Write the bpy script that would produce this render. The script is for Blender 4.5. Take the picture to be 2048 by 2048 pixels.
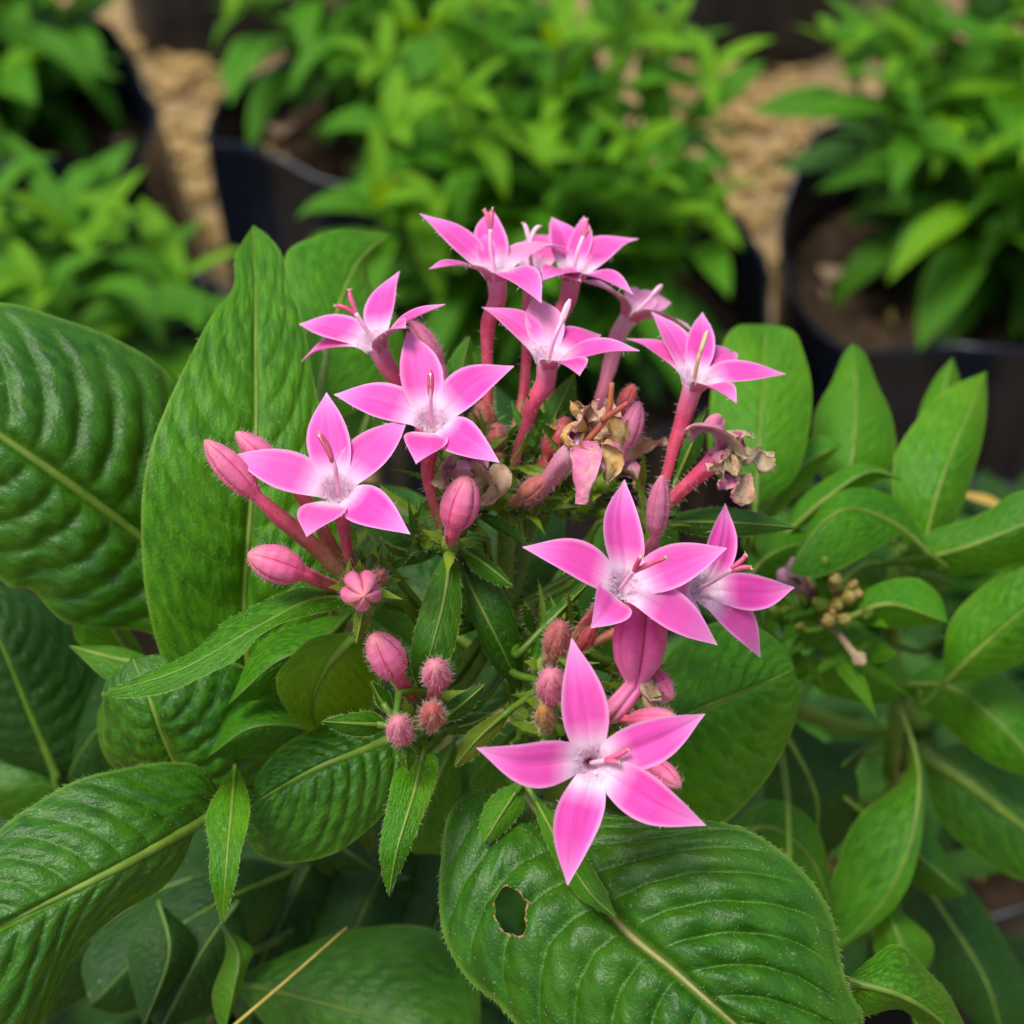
import bpy, math, random
import numpy as np
from mathutils import Vector, Matrix
rng = np.random.default_rng(7)
random.seed(7)
for o in list(bpy.data.objects): bpy.data.objects.remove(o)
scn = bpy.context.scene
COL = scn.collection

# ------------------------------------------------------------------ camera, sky, sun, exposure
PITCH = math.radians(43)
HALF = 0.285                                   # half frame width divided by distance
HEAD = np.array([0.0, 0.0, 0.42])              # flower head, metres above the ground
CR = np.array([1.0, 0, 0]); CU = np.array([0, math.sin(PITCH), math.cos(PITCH)]); CF = np.array([0, math.cos(PITCH), -math.sin(PITCH)])
CAM = HEAD - 0.2*CF
cd = bpy.data.cameras.new('camera'); cam = bpy.data.objects.new('camera', cd); COL.objects.link(cam)
cam.location = CAM; cam.rotation_euler = (math.pi/2-PITCH, 0, 0)
cd.sensor_width = 36; cd.lens = 18/HALF; cd.clip_start = 0.01; cd.clip_end = 60
cd.dof.use_dof = True; cd.dof.focus_distance = 0.197; cd.dof.aperture_fstop = 25; cd.dof.aperture_blades = 0
scn.camera = cam
SUN_EL, SUN_AZ = math.radians(70), math.radians(250)
w = bpy.data.worlds.new('World'); scn.world = w; w.use_nodes = True
nt = w.node_tree; nt.nodes.clear()
sky = nt.nodes.new('ShaderNodeTexSky'); sky.sky_type = 'NISHITA'; sky.sun_disc = False
sky.sun_elevation = SUN_EL; sky.sun_rotation = SUN_AZ; sky.dust_density = 4.0; sky.air_density = 1.0; sky.ozone_density = 0.6
bgn = nt.nodes.new('ShaderNodeBackground'); bgn.inputs[1].default_value = 0.085
wo = nt.nodes.new('ShaderNodeOutputWorld'); nt.links.new(sky.outputs[0], bgn.inputs[0]); nt.links.new(bgn.outputs[0], wo.inputs[0])
sl = bpy.data.lights.new('sun', 'SUN'); sl.energy = 1.5; sl.angle = math.radians(20); sl.color = (1, .97, .92)
so = bpy.data.objects.new('sun', sl); COL.objects.link(so)
sd = Vector((math.sin(SUN_AZ)*math.cos(SUN_EL), math.cos(SUN_AZ)*math.cos(SUN_EL), math.sin(SUN_EL)))
so.rotation_euler = sd.to_track_quat('Z', 'Y').to_euler(); so.location = (0, 0, 3)
scn.view_settings.view_transform = 'Standard'; scn.view_settings.look = 'None'
scn.view_settings.exposure = 1.02; scn.view_settings.gamma = 1
scn.render.engine = 'CYCLES'; scn.cycles.max_bounces = 6; scn.cycles.diffuse_bounces = 4; scn.cycles.transmission_bounces = 4; scn.cycles.glossy_bounces = 2

# ------------------------------------------------------------------ helpers
def P(x, y, mm):
    """photo position (2048 scale) and distance (mm beyond 200) -> a point in the place"""
    d = 0.2 + mm/1000.0
    return CAM + d*CF + CR*((x-1024)/1024*HALF*d) + CU*((1024-y)/1024*HALF*d)
def PZ(x, y, z):
    v = CF + CR*((x-1024)/1024*HALF) + CU*((1024-y)/1024*HALF)
    return CAM + v*((z-CAM[2])/v[2])
K = 2048/1932
def V(a):                                      # lists measured on the 1932 view
    return [(p[0]*K, p[1]*K)+tuple(p[2:]) for p in a]
def nrm(v):
    v = np.asarray(v, float); n = np.linalg.norm(v, axis=-1, keepdims=True); return v/np.maximum(n, 1e-12)
def curve(pts, n):
    """smooth curve through pts, n points evenly spaced along it"""
    p = np.asarray(pts, float)
    if len(p) == 2: return p[0]+(p[1]-p[0])*np.linspace(0, 1, n)[:, None]
    e = np.vstack([2*p[0]-p[1], p, 2*p[-1]-p[-2]]); out = []
    for i in range(len(p)-1):
        a, b, c, d = e[i:i+4]; t = np.linspace(0, 1, 16, endpoint=False)[:, None]
        out.append(.5*((2*b)+(c-a)*t+(2*a-5*b+4*c-d)*t*t+(3*b-a-3*c+d)*t**3))
    q = np.vstack(out+[p[-1:]])
    s = np.concatenate([[0], np.cumsum(np.linalg.norm(np.diff(q[:, :3], axis=0), axis=1))])
    u = np.linspace(0, s[-1], n)
    return np.stack([np.interp(u, s, q[:, k]) for k in range(q.shape[1])], 1)
def empty(name, loc, label, cat, group=None):
    o = bpy.data.objects.new(name, None); COL.objects.link(o); o.location = loc; o.empty_display_size = .01
    o['label'] = label; o['category'] = cat
    if group: o['group'] = group
    return o
WL = {}                                        # world position of every origin
def build(name, v, f, mats, parent=None, origin=None, uv=None, mi=None, smooth=True, label=None, kind=None):
    v = np.asarray(v, float); origin = np.asarray(v[0] if origin is None else origin, float)
    me = bpy.data.meshes.new(name); me.from_pydata((v-origin).tolist(), [], f)
    for m in (mats if isinstance(mats, (list, tuple)) else [mats]): me.materials.append(MAT[m])
    if uv is not None:
        l = me.uv_layers.new(name='UVMap'); idx = np.empty(len(me.loops), int); me.loops.foreach_get('vertex_index', idx)
        l.data.foreach_set('uv', np.asarray(uv, np.float32)[idx].ravel())
    if mi is not None: me.polygons.foreach_set('material_index', mi)
    if smooth: me.polygons.foreach_set('use_smooth', [True]*len(me.polygons))
    me.update()
    o = bpy.data.objects.new(name, me); COL.objects.link(o)
    if parent is not None:
        o.parent = parent; o.location = origin-np.asarray(WL.get(parent.name, parent.location))
    else: o.location = origin
    WL[o.name] = origin
    if label: o['label'] = label
    if kind: o['kind'] = kind
    return o
def grid(nu, nv, off=0, wrap=False):
    f = []
    for i in range(nu-1):
        for j in range(nv if wrap else nv-1):
            k = (j+1) % nv
            f.append((off+i*nv+j, off+i*nv+k, off+(i+1)*nv+k, off+(i+1)*nv+j))
    return f
def frames(c):
    t = nrm(np.gradient(c, axis=0)); a = np.array([0.3, .2, .93]); a = a if abs(t[0]@a) < .9 else np.array([1., 0, 0])
    s = nrm(np.cross(t[0], a)); S = []
    for i in range(len(c)):
        s = nrm(s-t[i]*(s@t[i])); S.append(s)
    S = np.array(S); return t, S, np.cross(t, S)
def tube(c, r, nv=10, ridges=0, ramp=.12, cap=True, u0=0, u1=1):
    c = np.asarray(c, float); n = len(c); r = np.broadcast_to(np.asarray(r, float), (n,))
    t, s, b = frames(c); a = np.linspace(0, 2*np.pi, nv, endpoint=False)
    m = 1-ramp*(1-np.abs(np.sin(ridges/2*a)))**2 if ridges else np.ones(nv)
    v = c[:, None]+(r[:, None]*m)[..., None]*(np.cos(a)[:, None]*s[:, None]+np.sin(a)[:, None]*b[:, None])
    uv = np.stack(np.broadcast_arrays(np.linspace(u0, u1, n)[:, None], (a/(2*np.pi))[None]), -1)
    f = grid(n, nv, wrap=True)
    if cap: f += [tuple(range(nv-1, -1, -1)), tuple((n-1)*nv+j for j in range(nv))]
    return v.reshape(-1, 3), f, uv.reshape(-1, 2)
def merge(*parts):
    v, f, uv, o = [], [], [], 0
    for a in parts:
        v.append(a[0]); f += [tuple(i+o for i in q) for q in a[1]]; uv.append(a[2]); o += len(a[0])
    return np.vstack(v), f, np.vstack(uv)
def hairs(name, pts, dirs, length, parent, mat='hair', rad=3.2e-5, var=.5):
    """thin tapering hairs, one mesh"""
    n = len(pts)
    if n == 0: return
    pts = np.asarray(pts); d = nrm(dirs); L = length*(1-var+2*var*rng.random(n))[:, None]
    bend = nrm(rng.normal(size=(n, 3)))*.22
    a = nrm(np.cross(d, nrm(rng.normal(size=(n, 3))))); b = np.cross(d, a); v = []
    for c0, rr in ((0, 1.0), (.55, .75)):
        ctr = pts+d*L*c0+bend*L*c0**2
        for k in range(3):
            an = k*2.0944; v.append(ctr+rad*rr*(math.cos(an)*a+math.sin(an)*b))
    v.append(pts+d*L+bend*L)
    v = np.stack(v, 1).reshape(-1, 3); f = []
    for i in range(n):
        o = i*7
        for k in range(3):
            q = (k+1) % 3; f += [(o+k, o+q, o+3+q, o+3+k), (o+3+k, o+3+q, o+6)]
    build(name, v, f, mat, parent, origin=pts[0], kind='stuff')

# ------------------------------------------------------------------ materials
MAT = {}
class N:
    def __init__(s, name):
        s.m = bpy.data.materials.new(name); MAT[name] = s.m; s.m.use_nodes = True; s.t = s.m.node_tree; s.t.nodes.clear()
    def n(s, typ, ins=None, **kw):
        x = s.t.nodes.new('ShaderNode'+typ)
        for k, v in kw.items(): setattr(x, k, v)
        for k, v in (ins or {}).items():
            if hasattr(v, 'is_linked') or isinstance(v, bpy.types.NodeSocket): s.t.links.new(v, x.inputs[k])
            else: x.inputs[k].default_value = v
        return x
    def math(s, op, a, b=0.0, c=0.0, clamp=False):
        return s.n('Math', {0: a, 1: b, 2: c}, operation=op, use_clamp=clamp).outputs[0]
    def mix(s, f, a, b, blend='MIX'):
        x = s.n('Mix', None, data_type='RGBA', blend_type=blend)
        for i, v in ((0, f), (6, a), (7, b)):
            if isinstance(v, bpy.types.NodeSocket): s.t.links.new(v, x.inputs[i])
            else: x.inputs[i].default_value = v if i == 0 else tuple(v)+(1,)*(4-len(v))
        return x.outputs[2]
    def ramp(s, f, stops, interp='LINEAR'):
        x = s.n('ValToRGB', {0: f}); r = x.color_ramp; r.interpolation = interp
        while len(r.elements) < len(stops): r.elements.new(.5)
        for e, (p, c) in zip(r.elements, stops): e.position = p; e.color = tuple(c)+(1,)
        return x.outputs[0]
    def smooth(s, x, lo, hi):
        return s.n('MapRange', {0: x, 1: lo, 2: hi, 3: 0., 4: 1.}, interpolation_type='SMOOTHSTEP').outputs[0]
    def noise(s, vec, scale, det=3, rough=.55):
        return s.n('TexNoise', {'Vector': vec, 'Scale': scale, 'Detail': det, 'Roughness': rough}).outputs[0]
    def out(s, col, rough=.5, spec=.5, bump=None, bstr=.3, bdist=.0003, trans=0, tcol=None, sss=0, sssr=None, coat=0, sheen=0):
        p = s.n('BsdfPrincipled', {'Base Color': col, 'Roughness': rough, 'Specular IOR Level': spec})
        if sss:
            p.inputs['Subsurface Weight'].default_value = sss; p.inputs['Subsurface Scale'].default_value = .001
            p.inputs['Subsurface Radius'].default_value = sssr or (1, .4, .6)
        if sheen: p.inputs['Sheen Weight'].default_value = sheen; p.inputs['Sheen Roughness'].default_value = .4
        if bump is not None:
            b = s.n('Bump', {'Height': bump, 'Strength': bstr, 'Distance': bdist}); s.t.links.new(b.outputs[0], p.inputs['Normal'])
        r = p.outputs[0]
        if trans:
            tr = s.n('BsdfTranslucent', {'Color': tcol if tcol is not None else col})
            r = s.n('MixShader', {0: trans, 1: p.outputs[0], 2: tr.outputs[0]}).outputs[0]
        o = s.n('OutputMaterial'); s.t.links.new(r, o.inputs[0]); return s.m
def c4(c): return tuple(c)+(1,)
VK1, VK2 = .10, .14
def leaf_mat(name, base, dark, vein, Nv=12, rough=.46, spec=.27, trans=.2, tcol=None, bs=.55, blem=.0):
    m = N(name); uvn = m.n('TexCoord').outputs['UV']; obj = m.n('TexCoord').outputs['Object']
    sp = m.n('SeparateXYZ', {0: uvn}); u, vv = sp.outputs[0], sp.outputs[1]
    s = m.math('MULTIPLY_ADD', vv, 2., -1.); a = m.math('ABSOLUTE', s)
    q = m.math('SUBTRACT', u, m.math('ADD', m.math('MULTIPLY', a, VK1), m.math('MULTIPLY', m.math('MULTIPLY', a, a), VK2)))
    q = m.math('MULTIPLY', q, float(Nv)); f = m.math('FRACT', q)
    tri = m.math('ABSOLUTE', m.math('SUBTRACT', f, .5))                     # .5 on a vein
    sec = m.math('MULTIPLY', m.smooth(tri, .46, .5), m.smooth(a, .98, .8))
    mid = m.smooth(a, .05, .015)
    lad = m.n('CombineXYZ', {0: m.math('MULTIPLY', q, 1.15), 1: m.math('MULTIPLY', s, 5.5), 2: m.math('MULTIPLY', m.n('ObjectInfo').outputs['Random'], 40.)}).outputs[0]
    cr = m.noise(lad, 1.9, 2, .5)
    fine = m.noise(obj, 2600, 2, .65)
    big = m.noise(obj, 90, 3)
    rnd = m.n('ObjectInfo').outputs['Random']
    col = m.mix(m.smooth(cr, .35, .7), dark, base)
    col = m.mix(m.math('MULTIPLY', m.smooth(big, .35, .75), .55), col, tuple(x*k for x, k in zip(base, (1.45, 1.15, 1.1))))
    col = m.mix(m.math('MULTIPLY', rnd, .35), col, dark)
    col = m.mix(m.math('MULTIPLY', m.smooth(m.noise(obj, 34, 3, .6), .56, .74), .4), col, (base[0]*2.4, base[1]*1.25, base[2]))
    col = m.mix(m.math('MULTIPLY', m.smooth(m.noise(obj, 900, 2), .70, .76), .35), col, (.34, .38, .24))
    col = m.mix(m.math('MULTIPLY', sec, .3), col, vein)
    col = m.mix(m.math('MULTIPLY', mid, .75), col, vein)
    col = m.mix(m.math('MULTIPLY', m.smooth(a, .95, 1.), .6), col, vein)    # pale margin
    if blem:
        col = m.mix(m.math('MULTIPLY', m.smooth(m.noise(obj, 260, 4, .7), .66, .74), blem), col, (.16, .12, .03))
    h = m.math('ADD', m.math('MULTIPLY', cr, .95), m.math('MULTIPLY', fine, .42))
    ro = m.math('MULTIPLY_ADD', fine, .4, rough-.2)
    m.out(col, ro, spec, h, bs, .0006, trans, tcol or c4((base[0]*2.2+.03, base[1]*1.5, base[2]*.6)))
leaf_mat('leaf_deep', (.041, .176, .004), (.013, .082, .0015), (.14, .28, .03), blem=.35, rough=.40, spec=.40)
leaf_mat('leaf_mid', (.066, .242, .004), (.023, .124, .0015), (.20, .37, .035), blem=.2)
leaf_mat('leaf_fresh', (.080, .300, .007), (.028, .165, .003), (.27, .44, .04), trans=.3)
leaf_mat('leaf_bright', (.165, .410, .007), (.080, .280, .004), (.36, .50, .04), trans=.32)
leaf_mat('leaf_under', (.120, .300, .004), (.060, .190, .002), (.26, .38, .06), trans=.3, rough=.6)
leaf_mat('leaf_shade', (.015, .072, .004), (.006, .038, .002), (.05, .12, .02), rough=.5, trans=.08)  # understory leaves: shade below the foliage painted in as a darker green
leaf_mat('bract', (.050, .200, .005), (.018, .105, .002), (.24, .38, .03), Nv=6, bs=.4)
leaf_mat('bract_yellow', (.150, .230, .020), (.070, .150, .012), (.32, .38, .07), Nv=6, trans=.3)
leaf_mat('dead_leaf', (.55, .42, .09), (.42, .30, .06), (.6, .5, .2), Nv=5, rough=.6)
def simple(name, c1, c2, scale, rough=.5, bs=.3, **kw):
    m = N(name); o = m.n('TexCoord').outputs['Object']; n = m.noise(o, scale, 4)
    m.out(m.mix(m.smooth(n, .3, .7), c1, c2), rough, kw.pop('spec', .4), n, bs, kw.pop('bdist', .0004), **kw)
simple('stem', (.105, .20, .012), (.05, .13, .008), 300, .45, .3)
simple('stem_pale', (.20, .31, .04), (.11, .22, .015), 260, .5, .3, trans=.15)
simple('rib_tan', (.30, .26, .10), (.22, .22, .07), 500, .5, .3)
simple('sepal', (.23, .36, .025), (.11, .23, .010), 500, .5, .4, trans=.2)
simple('hair', (.62, .64, .42), (.72, .70, .55), 50, .45, 0, trans=.4)
simple('hair_leaf', (.30, .44, .10), (.44, .54, .22), 50, .45, 0, trans=.3)
simple('hair_pink', (.80, .50, .52), (.85, .66, .62), 50, .45, 0, trans=.4)
simple('hair_white', (.93, .76, .86), (.95, .83, .90), 50, .5, 0, trans=.12)
simple('style', (.56, .06, .16), (.68, .16, .28), 500, .4, .1, sss=.3)
simple('style_pale', (.82, .42, .58), (.86, .56, .68), 400, .4, .1, sss=.3)
simple('style_green', (.48, .42, .16), (.66, .40, .34), 300, .45, .1)
simple('style_brown', (.42, .16, .03), (.36, .05, .08), 300, .5, .2)
simple('stigma', (.62, .45, .28), (.85, .6, .55), 900, .6, .3)
simple('dry_tan', (.58, .36, .18), (.72, .52, .36), 700, .7, .8, trans=.25)
simple('dry_orange', (.62, .36, .08), (.70, .50, .22), 600, .6, .8, trans=.25)
simple('dry_pale', (.66, .54, .36), (.42, .34, .16), 520, .7, .9, trans=.25)
simple('dry_pink', (.66, .14, .32), (.76, .36, .46), 420, .6, .7, trans=.25)
simple('seed_brown', (.34, .22, .06), (.24, .24, .05), 400, .6, .5)
simple('seed_mauve', (.42, .20, .30), (.52, .30, .38), 400, .6, .5)
simple('straw', (.50, .42, .06), (.36, .27, .06), 400, .5, .3)
simple('hole_rim', (.20, .10, .03), (.34, .20, .08), 500, .7, .5)
def petal_mat(name, tint=1., pale=0.):
    m = N(name); uvn = m.n('TexCoord').outputs['UV']; obj = m.n('TexCoord').outputs['Object']
    sp = m.n('SeparateXYZ', {0: uvn}); u = sp.outputs[0]; s = m.math('MULTIPLY_ADD', sp.outputs[1], 2., -1.); a = m.math('ABSOLUTE', s)
    col = m.ramp(u, [(0, (.88, .68, .80)), (.17, (.89, .68, .81)), (.27, (.85, .26, .58)), (.37, (.78, .055, .41)), (.60, (.79, .060, .43)), (.77, (.85, .15, .55)), (.92, (.87, .29, .64)), (1, (.89, .48, .73))])
    st = m.n('CombineXYZ', {0: m.math('MULTIPLY', u, 1.5), 1: m.math('MULTIPLY', s, 7.), 2: m.n('ObjectInfo').outputs['Random']}).outputs[0]
    col = m.mix(m.math('MULTIPLY', m.smooth(m.noise(st, 1.6, 2), .4, .8), .2), col, (.88, .30, .62))
    col = m.mix(m.math('MULTIPLY', m.math('MULTIPLY', m.smooth(a, .07, .0), m.smooth(u, .95, .6)), .35), col, (.70, .04, .34))
    edge = m.math('MULTIPLY', m.smooth(a, .74, 1.0), m.smooth(u, .12, .4))
    col = m.mix(m.math('MULTIPLY', edge, .5), col, (.93, .60, .84))
    rnd = m.n('ObjectInfo').outputs['Random']
    col = m.mix(m.math('MULTIPLY', rnd, .15), col, (.90, .40, .70))
    if pale: col = m.mix(pale, col, (.86, .52, .68))
    fine = m.noise(obj, 5200, 2); 
    h = m.math('ADD', fine, m.math('MULTIPLY', m.noise(st, 5, 2), 1.2))
    m.out(col, .55, .25, h, .22, .0001, .22, c4((.95, .30, .62)), sheen=.15)
petal_mat('petal'); petal_mat('petal_pale', pale=.5)
def back_mat():
    m = N('petal_back'); uvn = m.n('TexCoord').outputs['UV']; sp = m.n('SeparateXYZ', {0: uvn})
    col = m.ramp(sp.outputs[0], [(0, (.74, .12, .24)), (.2, (.78, .22, .42)), (.6, (.80, .34, .58)), (1, (.86, .52, .70))])
    a = m.math('ABSOLUTE', m.math('MULTIPLY_ADD', sp.outputs[1], 2., -1.))
    col = m.mix(m.math('MULTIPLY', m.smooth(a, .6, 1.), .6), col, (.92, .68, .84))
    m.out(col, .55, .25, None, trans=.22, tcol=c4((.95, .3, .6)), sheen=.15)
back_mat()
def tube_mat(name, stops, seam=None, scale=900):
    m = N(name); uvn = m.n('TexCoord').outputs['UV']; obj = m.n('TexCoord').outputs['Object']; sp = m.n('SeparateXYZ', {0: uvn})
    col = m.ramp(sp.outputs[0], stops)
    n = m.noise(obj, scale, 3)
    col = m.mix(m.math('MULTIPLY', m.smooth(n, .4, .7), .16), col, (.84, .42, .46))
    b = n
    if seam:
        w_ = m.math('ABSOLUTE', m.math('SINE', m.math('MULTIPLY', sp.outputs[1], math.pi*5)))
        f = m.math('MULTIPLY', m.smooth(w_, .24, .0), m.math('MULTIPLY', m.smooth(sp.outputs[0], .48, .6), m.smooth(sp.outputs[0], 1., .93)))
        col = m.mix(m.math('MULTIPLY', f, .9), col, seam)
    st = m.n('CombineXYZ', {0: m.math('MULTIPLY', sp.outputs[0], 2.), 1: m.math('MULTIPLY', sp.outputs[1], 24.), 2: 0.}).outputs[0]
    col = m.mix(m.math('MULTIPLY', m.smooth(m.noise(st, 2., 2), .5, .8), .35), col, (.55, .03, .10))
    m.out(col, .5, .3, b, .25, .0002, .12, c4((.9, .2, .3)), sheen=.1)
tube_mat('corolla', [(0, (.20, .23, .04)), (.14, (.34, .15, .05)), (.34, (.58, .06, .11)), (.72, (.66, .06, .15)), (.9, (.74, .14, .30)), (1, (.78, .26, .46))])
tube_mat('corolla_pale', [(0, (.45, .15, .10)), (.3, (.60, .16, .24)), (.7, (.66, .22, .36)), (1, (.80, .44, .58))])
tube_mat('bud_pink', [(0, (.24, .22, .05)), (.2, (.42, .12, .07)), (.42, (.62, .07, .14)), (.55, (.74, .10, .25)), (.85, (.78, .17, .36)), (1, (.66, .22, .26))], (.50, .03, .10))
tube_mat('bud_red', [(0, (.26, .22, .05)), (.3, (.40, .09, .06)), (.6, (.46, .05, .06)), (1, (.44, .08, .07))], (.30, .02, .04))
tube_mat('bud_mauve', [(0, (.40, .20, .12)), (.3, (.52, .13, .18)), (.6, (.58, .17, .30)), (1, (.58, .16, .30))], (.50, .08, .22))
tube_mat('bud_tan', [(0, (.24, .25, .06)), (.4, (.38, .20, .08)), (.8, (.46, .14, .10)), (1, (.44, .10, .09))], (.34, .07, .06))
tube_mat('bud_green', [(0, (.16, .22, .04)), (.5, (.32, .27, .05)), (1, (.50, .26, .06))], (.34, .10, .04))
tube_mat('bud_magenta', [(0, (.66, .14, .2)), (.3, (.72, .22, .30)), (.45, (.80, .20, .46)), (.8, (.74, .05, .30)), (1, (.66, .03, .24))], (.60, .02, .16))
m = N('throat'); uvn = m.n('TexCoord').outputs['UV']; sp = m.n('SeparateXYZ', {0: uvn})
m.out(m.ramp(sp.outputs[0], [(0, (.80, .56, .66)), (.5, (.86, .66, .76)), (1, (.88, .70, .81))]), .6, .2)
def plastic():
    m = N('black_plastic'); o = m.n('TexCoord').outputs['Object']; n = m.noise(o, 30, 4); n2 = m.noise(o, 9, 3)
    col = m.mix(m.smooth(n, .4, .75), (.006, .009, .016), (.013, .018, .029))
    m.out(col, .30, .38, n, .35, .004)
plastic()
def soil_mat(name, a, b, c, sc):
    m = N(name); o = m.n('TexCoord').outputs['Object']; n = m.noise(o, sc, 8, .65); n2 = m.noise(o, sc*.42, 4); vo = m.n('TexVoronoi', {'Vector': o, 'Scale': sc*2.2}).outputs[0]
    col = m.mix(m.smooth(n, .3, .7), a, b); col = m.mix(m.math('MULTIPLY', m.smooth(n2, .5, .68), .7), col, c)
    col = m.mix(m.math('MULTIPLY', m.smooth(vo, .25, .05), .5), col, tuple(x*1.4 for x in b))
    m.out(col, .95, .1, n, .7, .005)
soil_mat('sand', (.25, .175, .080), (.35, .25, .12), (.14, .10, .055), 60)
soil_mat('potting_soil', (.035, .024, .015), (.085, .055, .032), (.02, .014, .01), 120)
simple('clod', (.36, .25, .095), (.26, .17, .07), 60, .95, .8, spec=.1)
simple('pale_husk', (.48, .36, .24), (.36, .26, .15), 200, .85, .8, spec=.1)

# ------------------------------------------------------------------ setting: ground, pots
n = 90; xs = np.linspace(-1, 1, n); xs = np.sign(xs)*np.abs(xs)**2.2*14
gx, gy = np.meshgrid(xs, xs+.8, indexing='ij')
gz = .003*np.sin(gx*23+1.3*np.sin(gy*17))*np.sin(gy*19)+.0015*np.sin(gx*61+2*np.sin(gy*31))*np.sin(gy*53); gz *= (np.hypot(gx, gy-.8) < 3)
g = build('ground', np.stack([gx, gy, gz], -1).reshape(-1, 3), grid(n, n), 'sand', origin=(0, 0, 0)); g['kind'] = 'structure'
ROOTS = {}
def pot(key, x, y, r, h, label, rot=0., flare=.0, wob=.05, seed=0, soilz=.03):
    rg = np.random.default_rng(seed); nv = 72; a = np.linspace(0, 2*np.pi, nv, endpoint=False)
    ph = rg.random(6)*6.28
    wb = 1+wob*(.6*np.sin(2*a+ph[0])+.35*np.sin(3*a+ph[1])+.22*np.sin(5*a+ph[2]))
    zr = .009*np.sin(2*a+ph[3])+.006*np.sin(3*a+ph[4])+.0035*np.sin(7*a+ph[5])
    crease = .022*np.sin(7*a+ph[1])+.014*np.sin(13*a+ph[4])+.010*np.sin(23*a+ph[2])
    prof = [(.90+flare, 0), (.95+flare, .012), (.96+flare*.9, .3), (.97+flare*.5, .6), (.985+flare*.15, .86), (1.005, .975), (1.012, 1.0), (1.0, 1.012), (.982, 1.0), (.965, .93), (.955, .8), (.94, .62)]
    v = []; uv = []
    for k, (pr, pz) in enumerate(prof):
        ww = 1+(wb-1)*min(1, .25+pz); cz = crease*(1 if .1 < pz < .95 else .45)*(1 if k < 9 else .3)
        rr = r*(pr*ww+cz); z = h*pz+zr*max(0, (pz-.3)/.7)
        v.append(np.stack([x+rr*np.cos(a+rot), y+rr*np.sin(a+rot), z-.004*(k == 0)], -1)); uv.append(np.stack([np.full(nv, k/12), a/6.283], -1))
    f = grid(len(prof), nv, wrap=True)+[tuple(range(nv-1, -1, -1))]
    p = build('grow_bag', np.vstack(v), f, 'black_plastic', origin=(x, y, 0), uv=np.vstack(uv))
    p['label'] = label; p['category'] = 'plant pot'; p['group'] = 'black nursery grow bags'
    ns = 14; sv = []
    for k in range(ns):
        t = k/(ns-1); rr = r*(.957*t)*(1+(wb-1)*.9*t)
        sv.append(np.stack([x+rr*np.cos(a+rot), y+rr*np.sin(a+rot), h-soilz+.006*(1-t)+.0035*rg.normal(size=nv)*(t < .95)*(t > 0)], -1))
    build('soil', np.vstack(sv), grid(ns, nv, wrap=True), 'potting_soil', p, origin=(x, y, h-soilz))
    for k in range(26):                        # bark and pale husk bits lying in the soil
        an = rg.random()*6.28; q = r*.85*math.sqrt(rg.random()); s_ = .002+.004*rg.random()
        c = np.array([x+q*math.cos(an), y+q*math.sin(an), h-soilz+.006])
        pv = c+rg.normal(size=(8, 3))*s_*np.array([1, 1, .5])
        build('husk', pv, [(0, 1, 2), (0, 2, 3), (0, 3, 4), (0, 4, 1), (5, 2, 1), (5, 3, 2), (6, 4, 3), (7, 1, 4)], 'pale_husk' if k % 3 else 'seed_brown', p, smooth=False)
    ROOTS[key] = np.array([x, y, h-soilz+.004]); return p
RIM = .15
def potpx(key, px, py, r, label, **k):
    c = PZ(px, py, RIM); return pot(key, c[0], c[1], r, RIM, label, **k)
potpx('right', 1990, 470, .084, 'black plastic grow bag with smooth curled rim under the right-hand bushy seedling', seed=3, wob=.04)
potpx('centre', 1130, 600, .080, 'black plastic grow bag shadowed behind the pink flower head', seed=5)
potpx('back', 825, 205, .082, 'black plastic grow bag with crumpled rim and bare soil beside the sandy gap', seed=11, wob=.09)
potpx('left', -30, 215, .070, 'black plastic grow bag with bulging slanted side next to the sandy strip', seed=8, flare=.28)
potpx('far', 370, -420, .055, 'small far black grow bag standing on sand behind the others', seed=15)
potpx('farright', 1520, -430, .075, 'far black grow bag in shade between two leafy seedlings', seed=19)
potpx('leftfront', 110, 800, .08, 'black grow bag hidden below the low seedling and the big ribbed leaf', seed=23)
pot('main', -.01, .04, .085, .15, 'black grow bag holding the pink-flowered plant, under its leaves', seed=29)
potpx('neighbour', 1900, 1330, .085, 'black grow bag under the unopened neighbouring plant', seed=31)
cv, cf = [], []
for k in range(260):                           # crumbs of sandy earth between the bags
    px, py = random.choice([(320, 200), (400, 380), (1460, 330), (1500, 450), (200, 20), (1500, 200), (1440, 150)])
    c = PZ(px+random.uniform(-120, 120), py+random.uniform(-120, 120), .004); s_ = random.uniform(.0015, .008)
    bx = np.array([(i, j, l) for i in (-1, 1) for j in (-1, 1) for l in (-1, 1)], float)*s_*(.6+.6*rng.random((8, 3)))*np.array([1, 1, .55])
    o8 = len(cv)*8; cv.append(c+bx); cf += [tuple(i+o8 for i in q) for q in ((0, 1, 3, 2), (4, 6, 7, 5), (0, 4, 5, 1), (2, 3, 7, 6), (0, 2, 6, 4), (1, 5, 7, 3))]
o = build('sand_crumbs', np.vstack(cv), cf, 'clod', smooth=False, origin=(0, .6, 0), kind='stuff', label='crumbs of dry sandy earth strewn over the ground between the grow bags'); o['category'] = 'earth crumbs'

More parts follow.
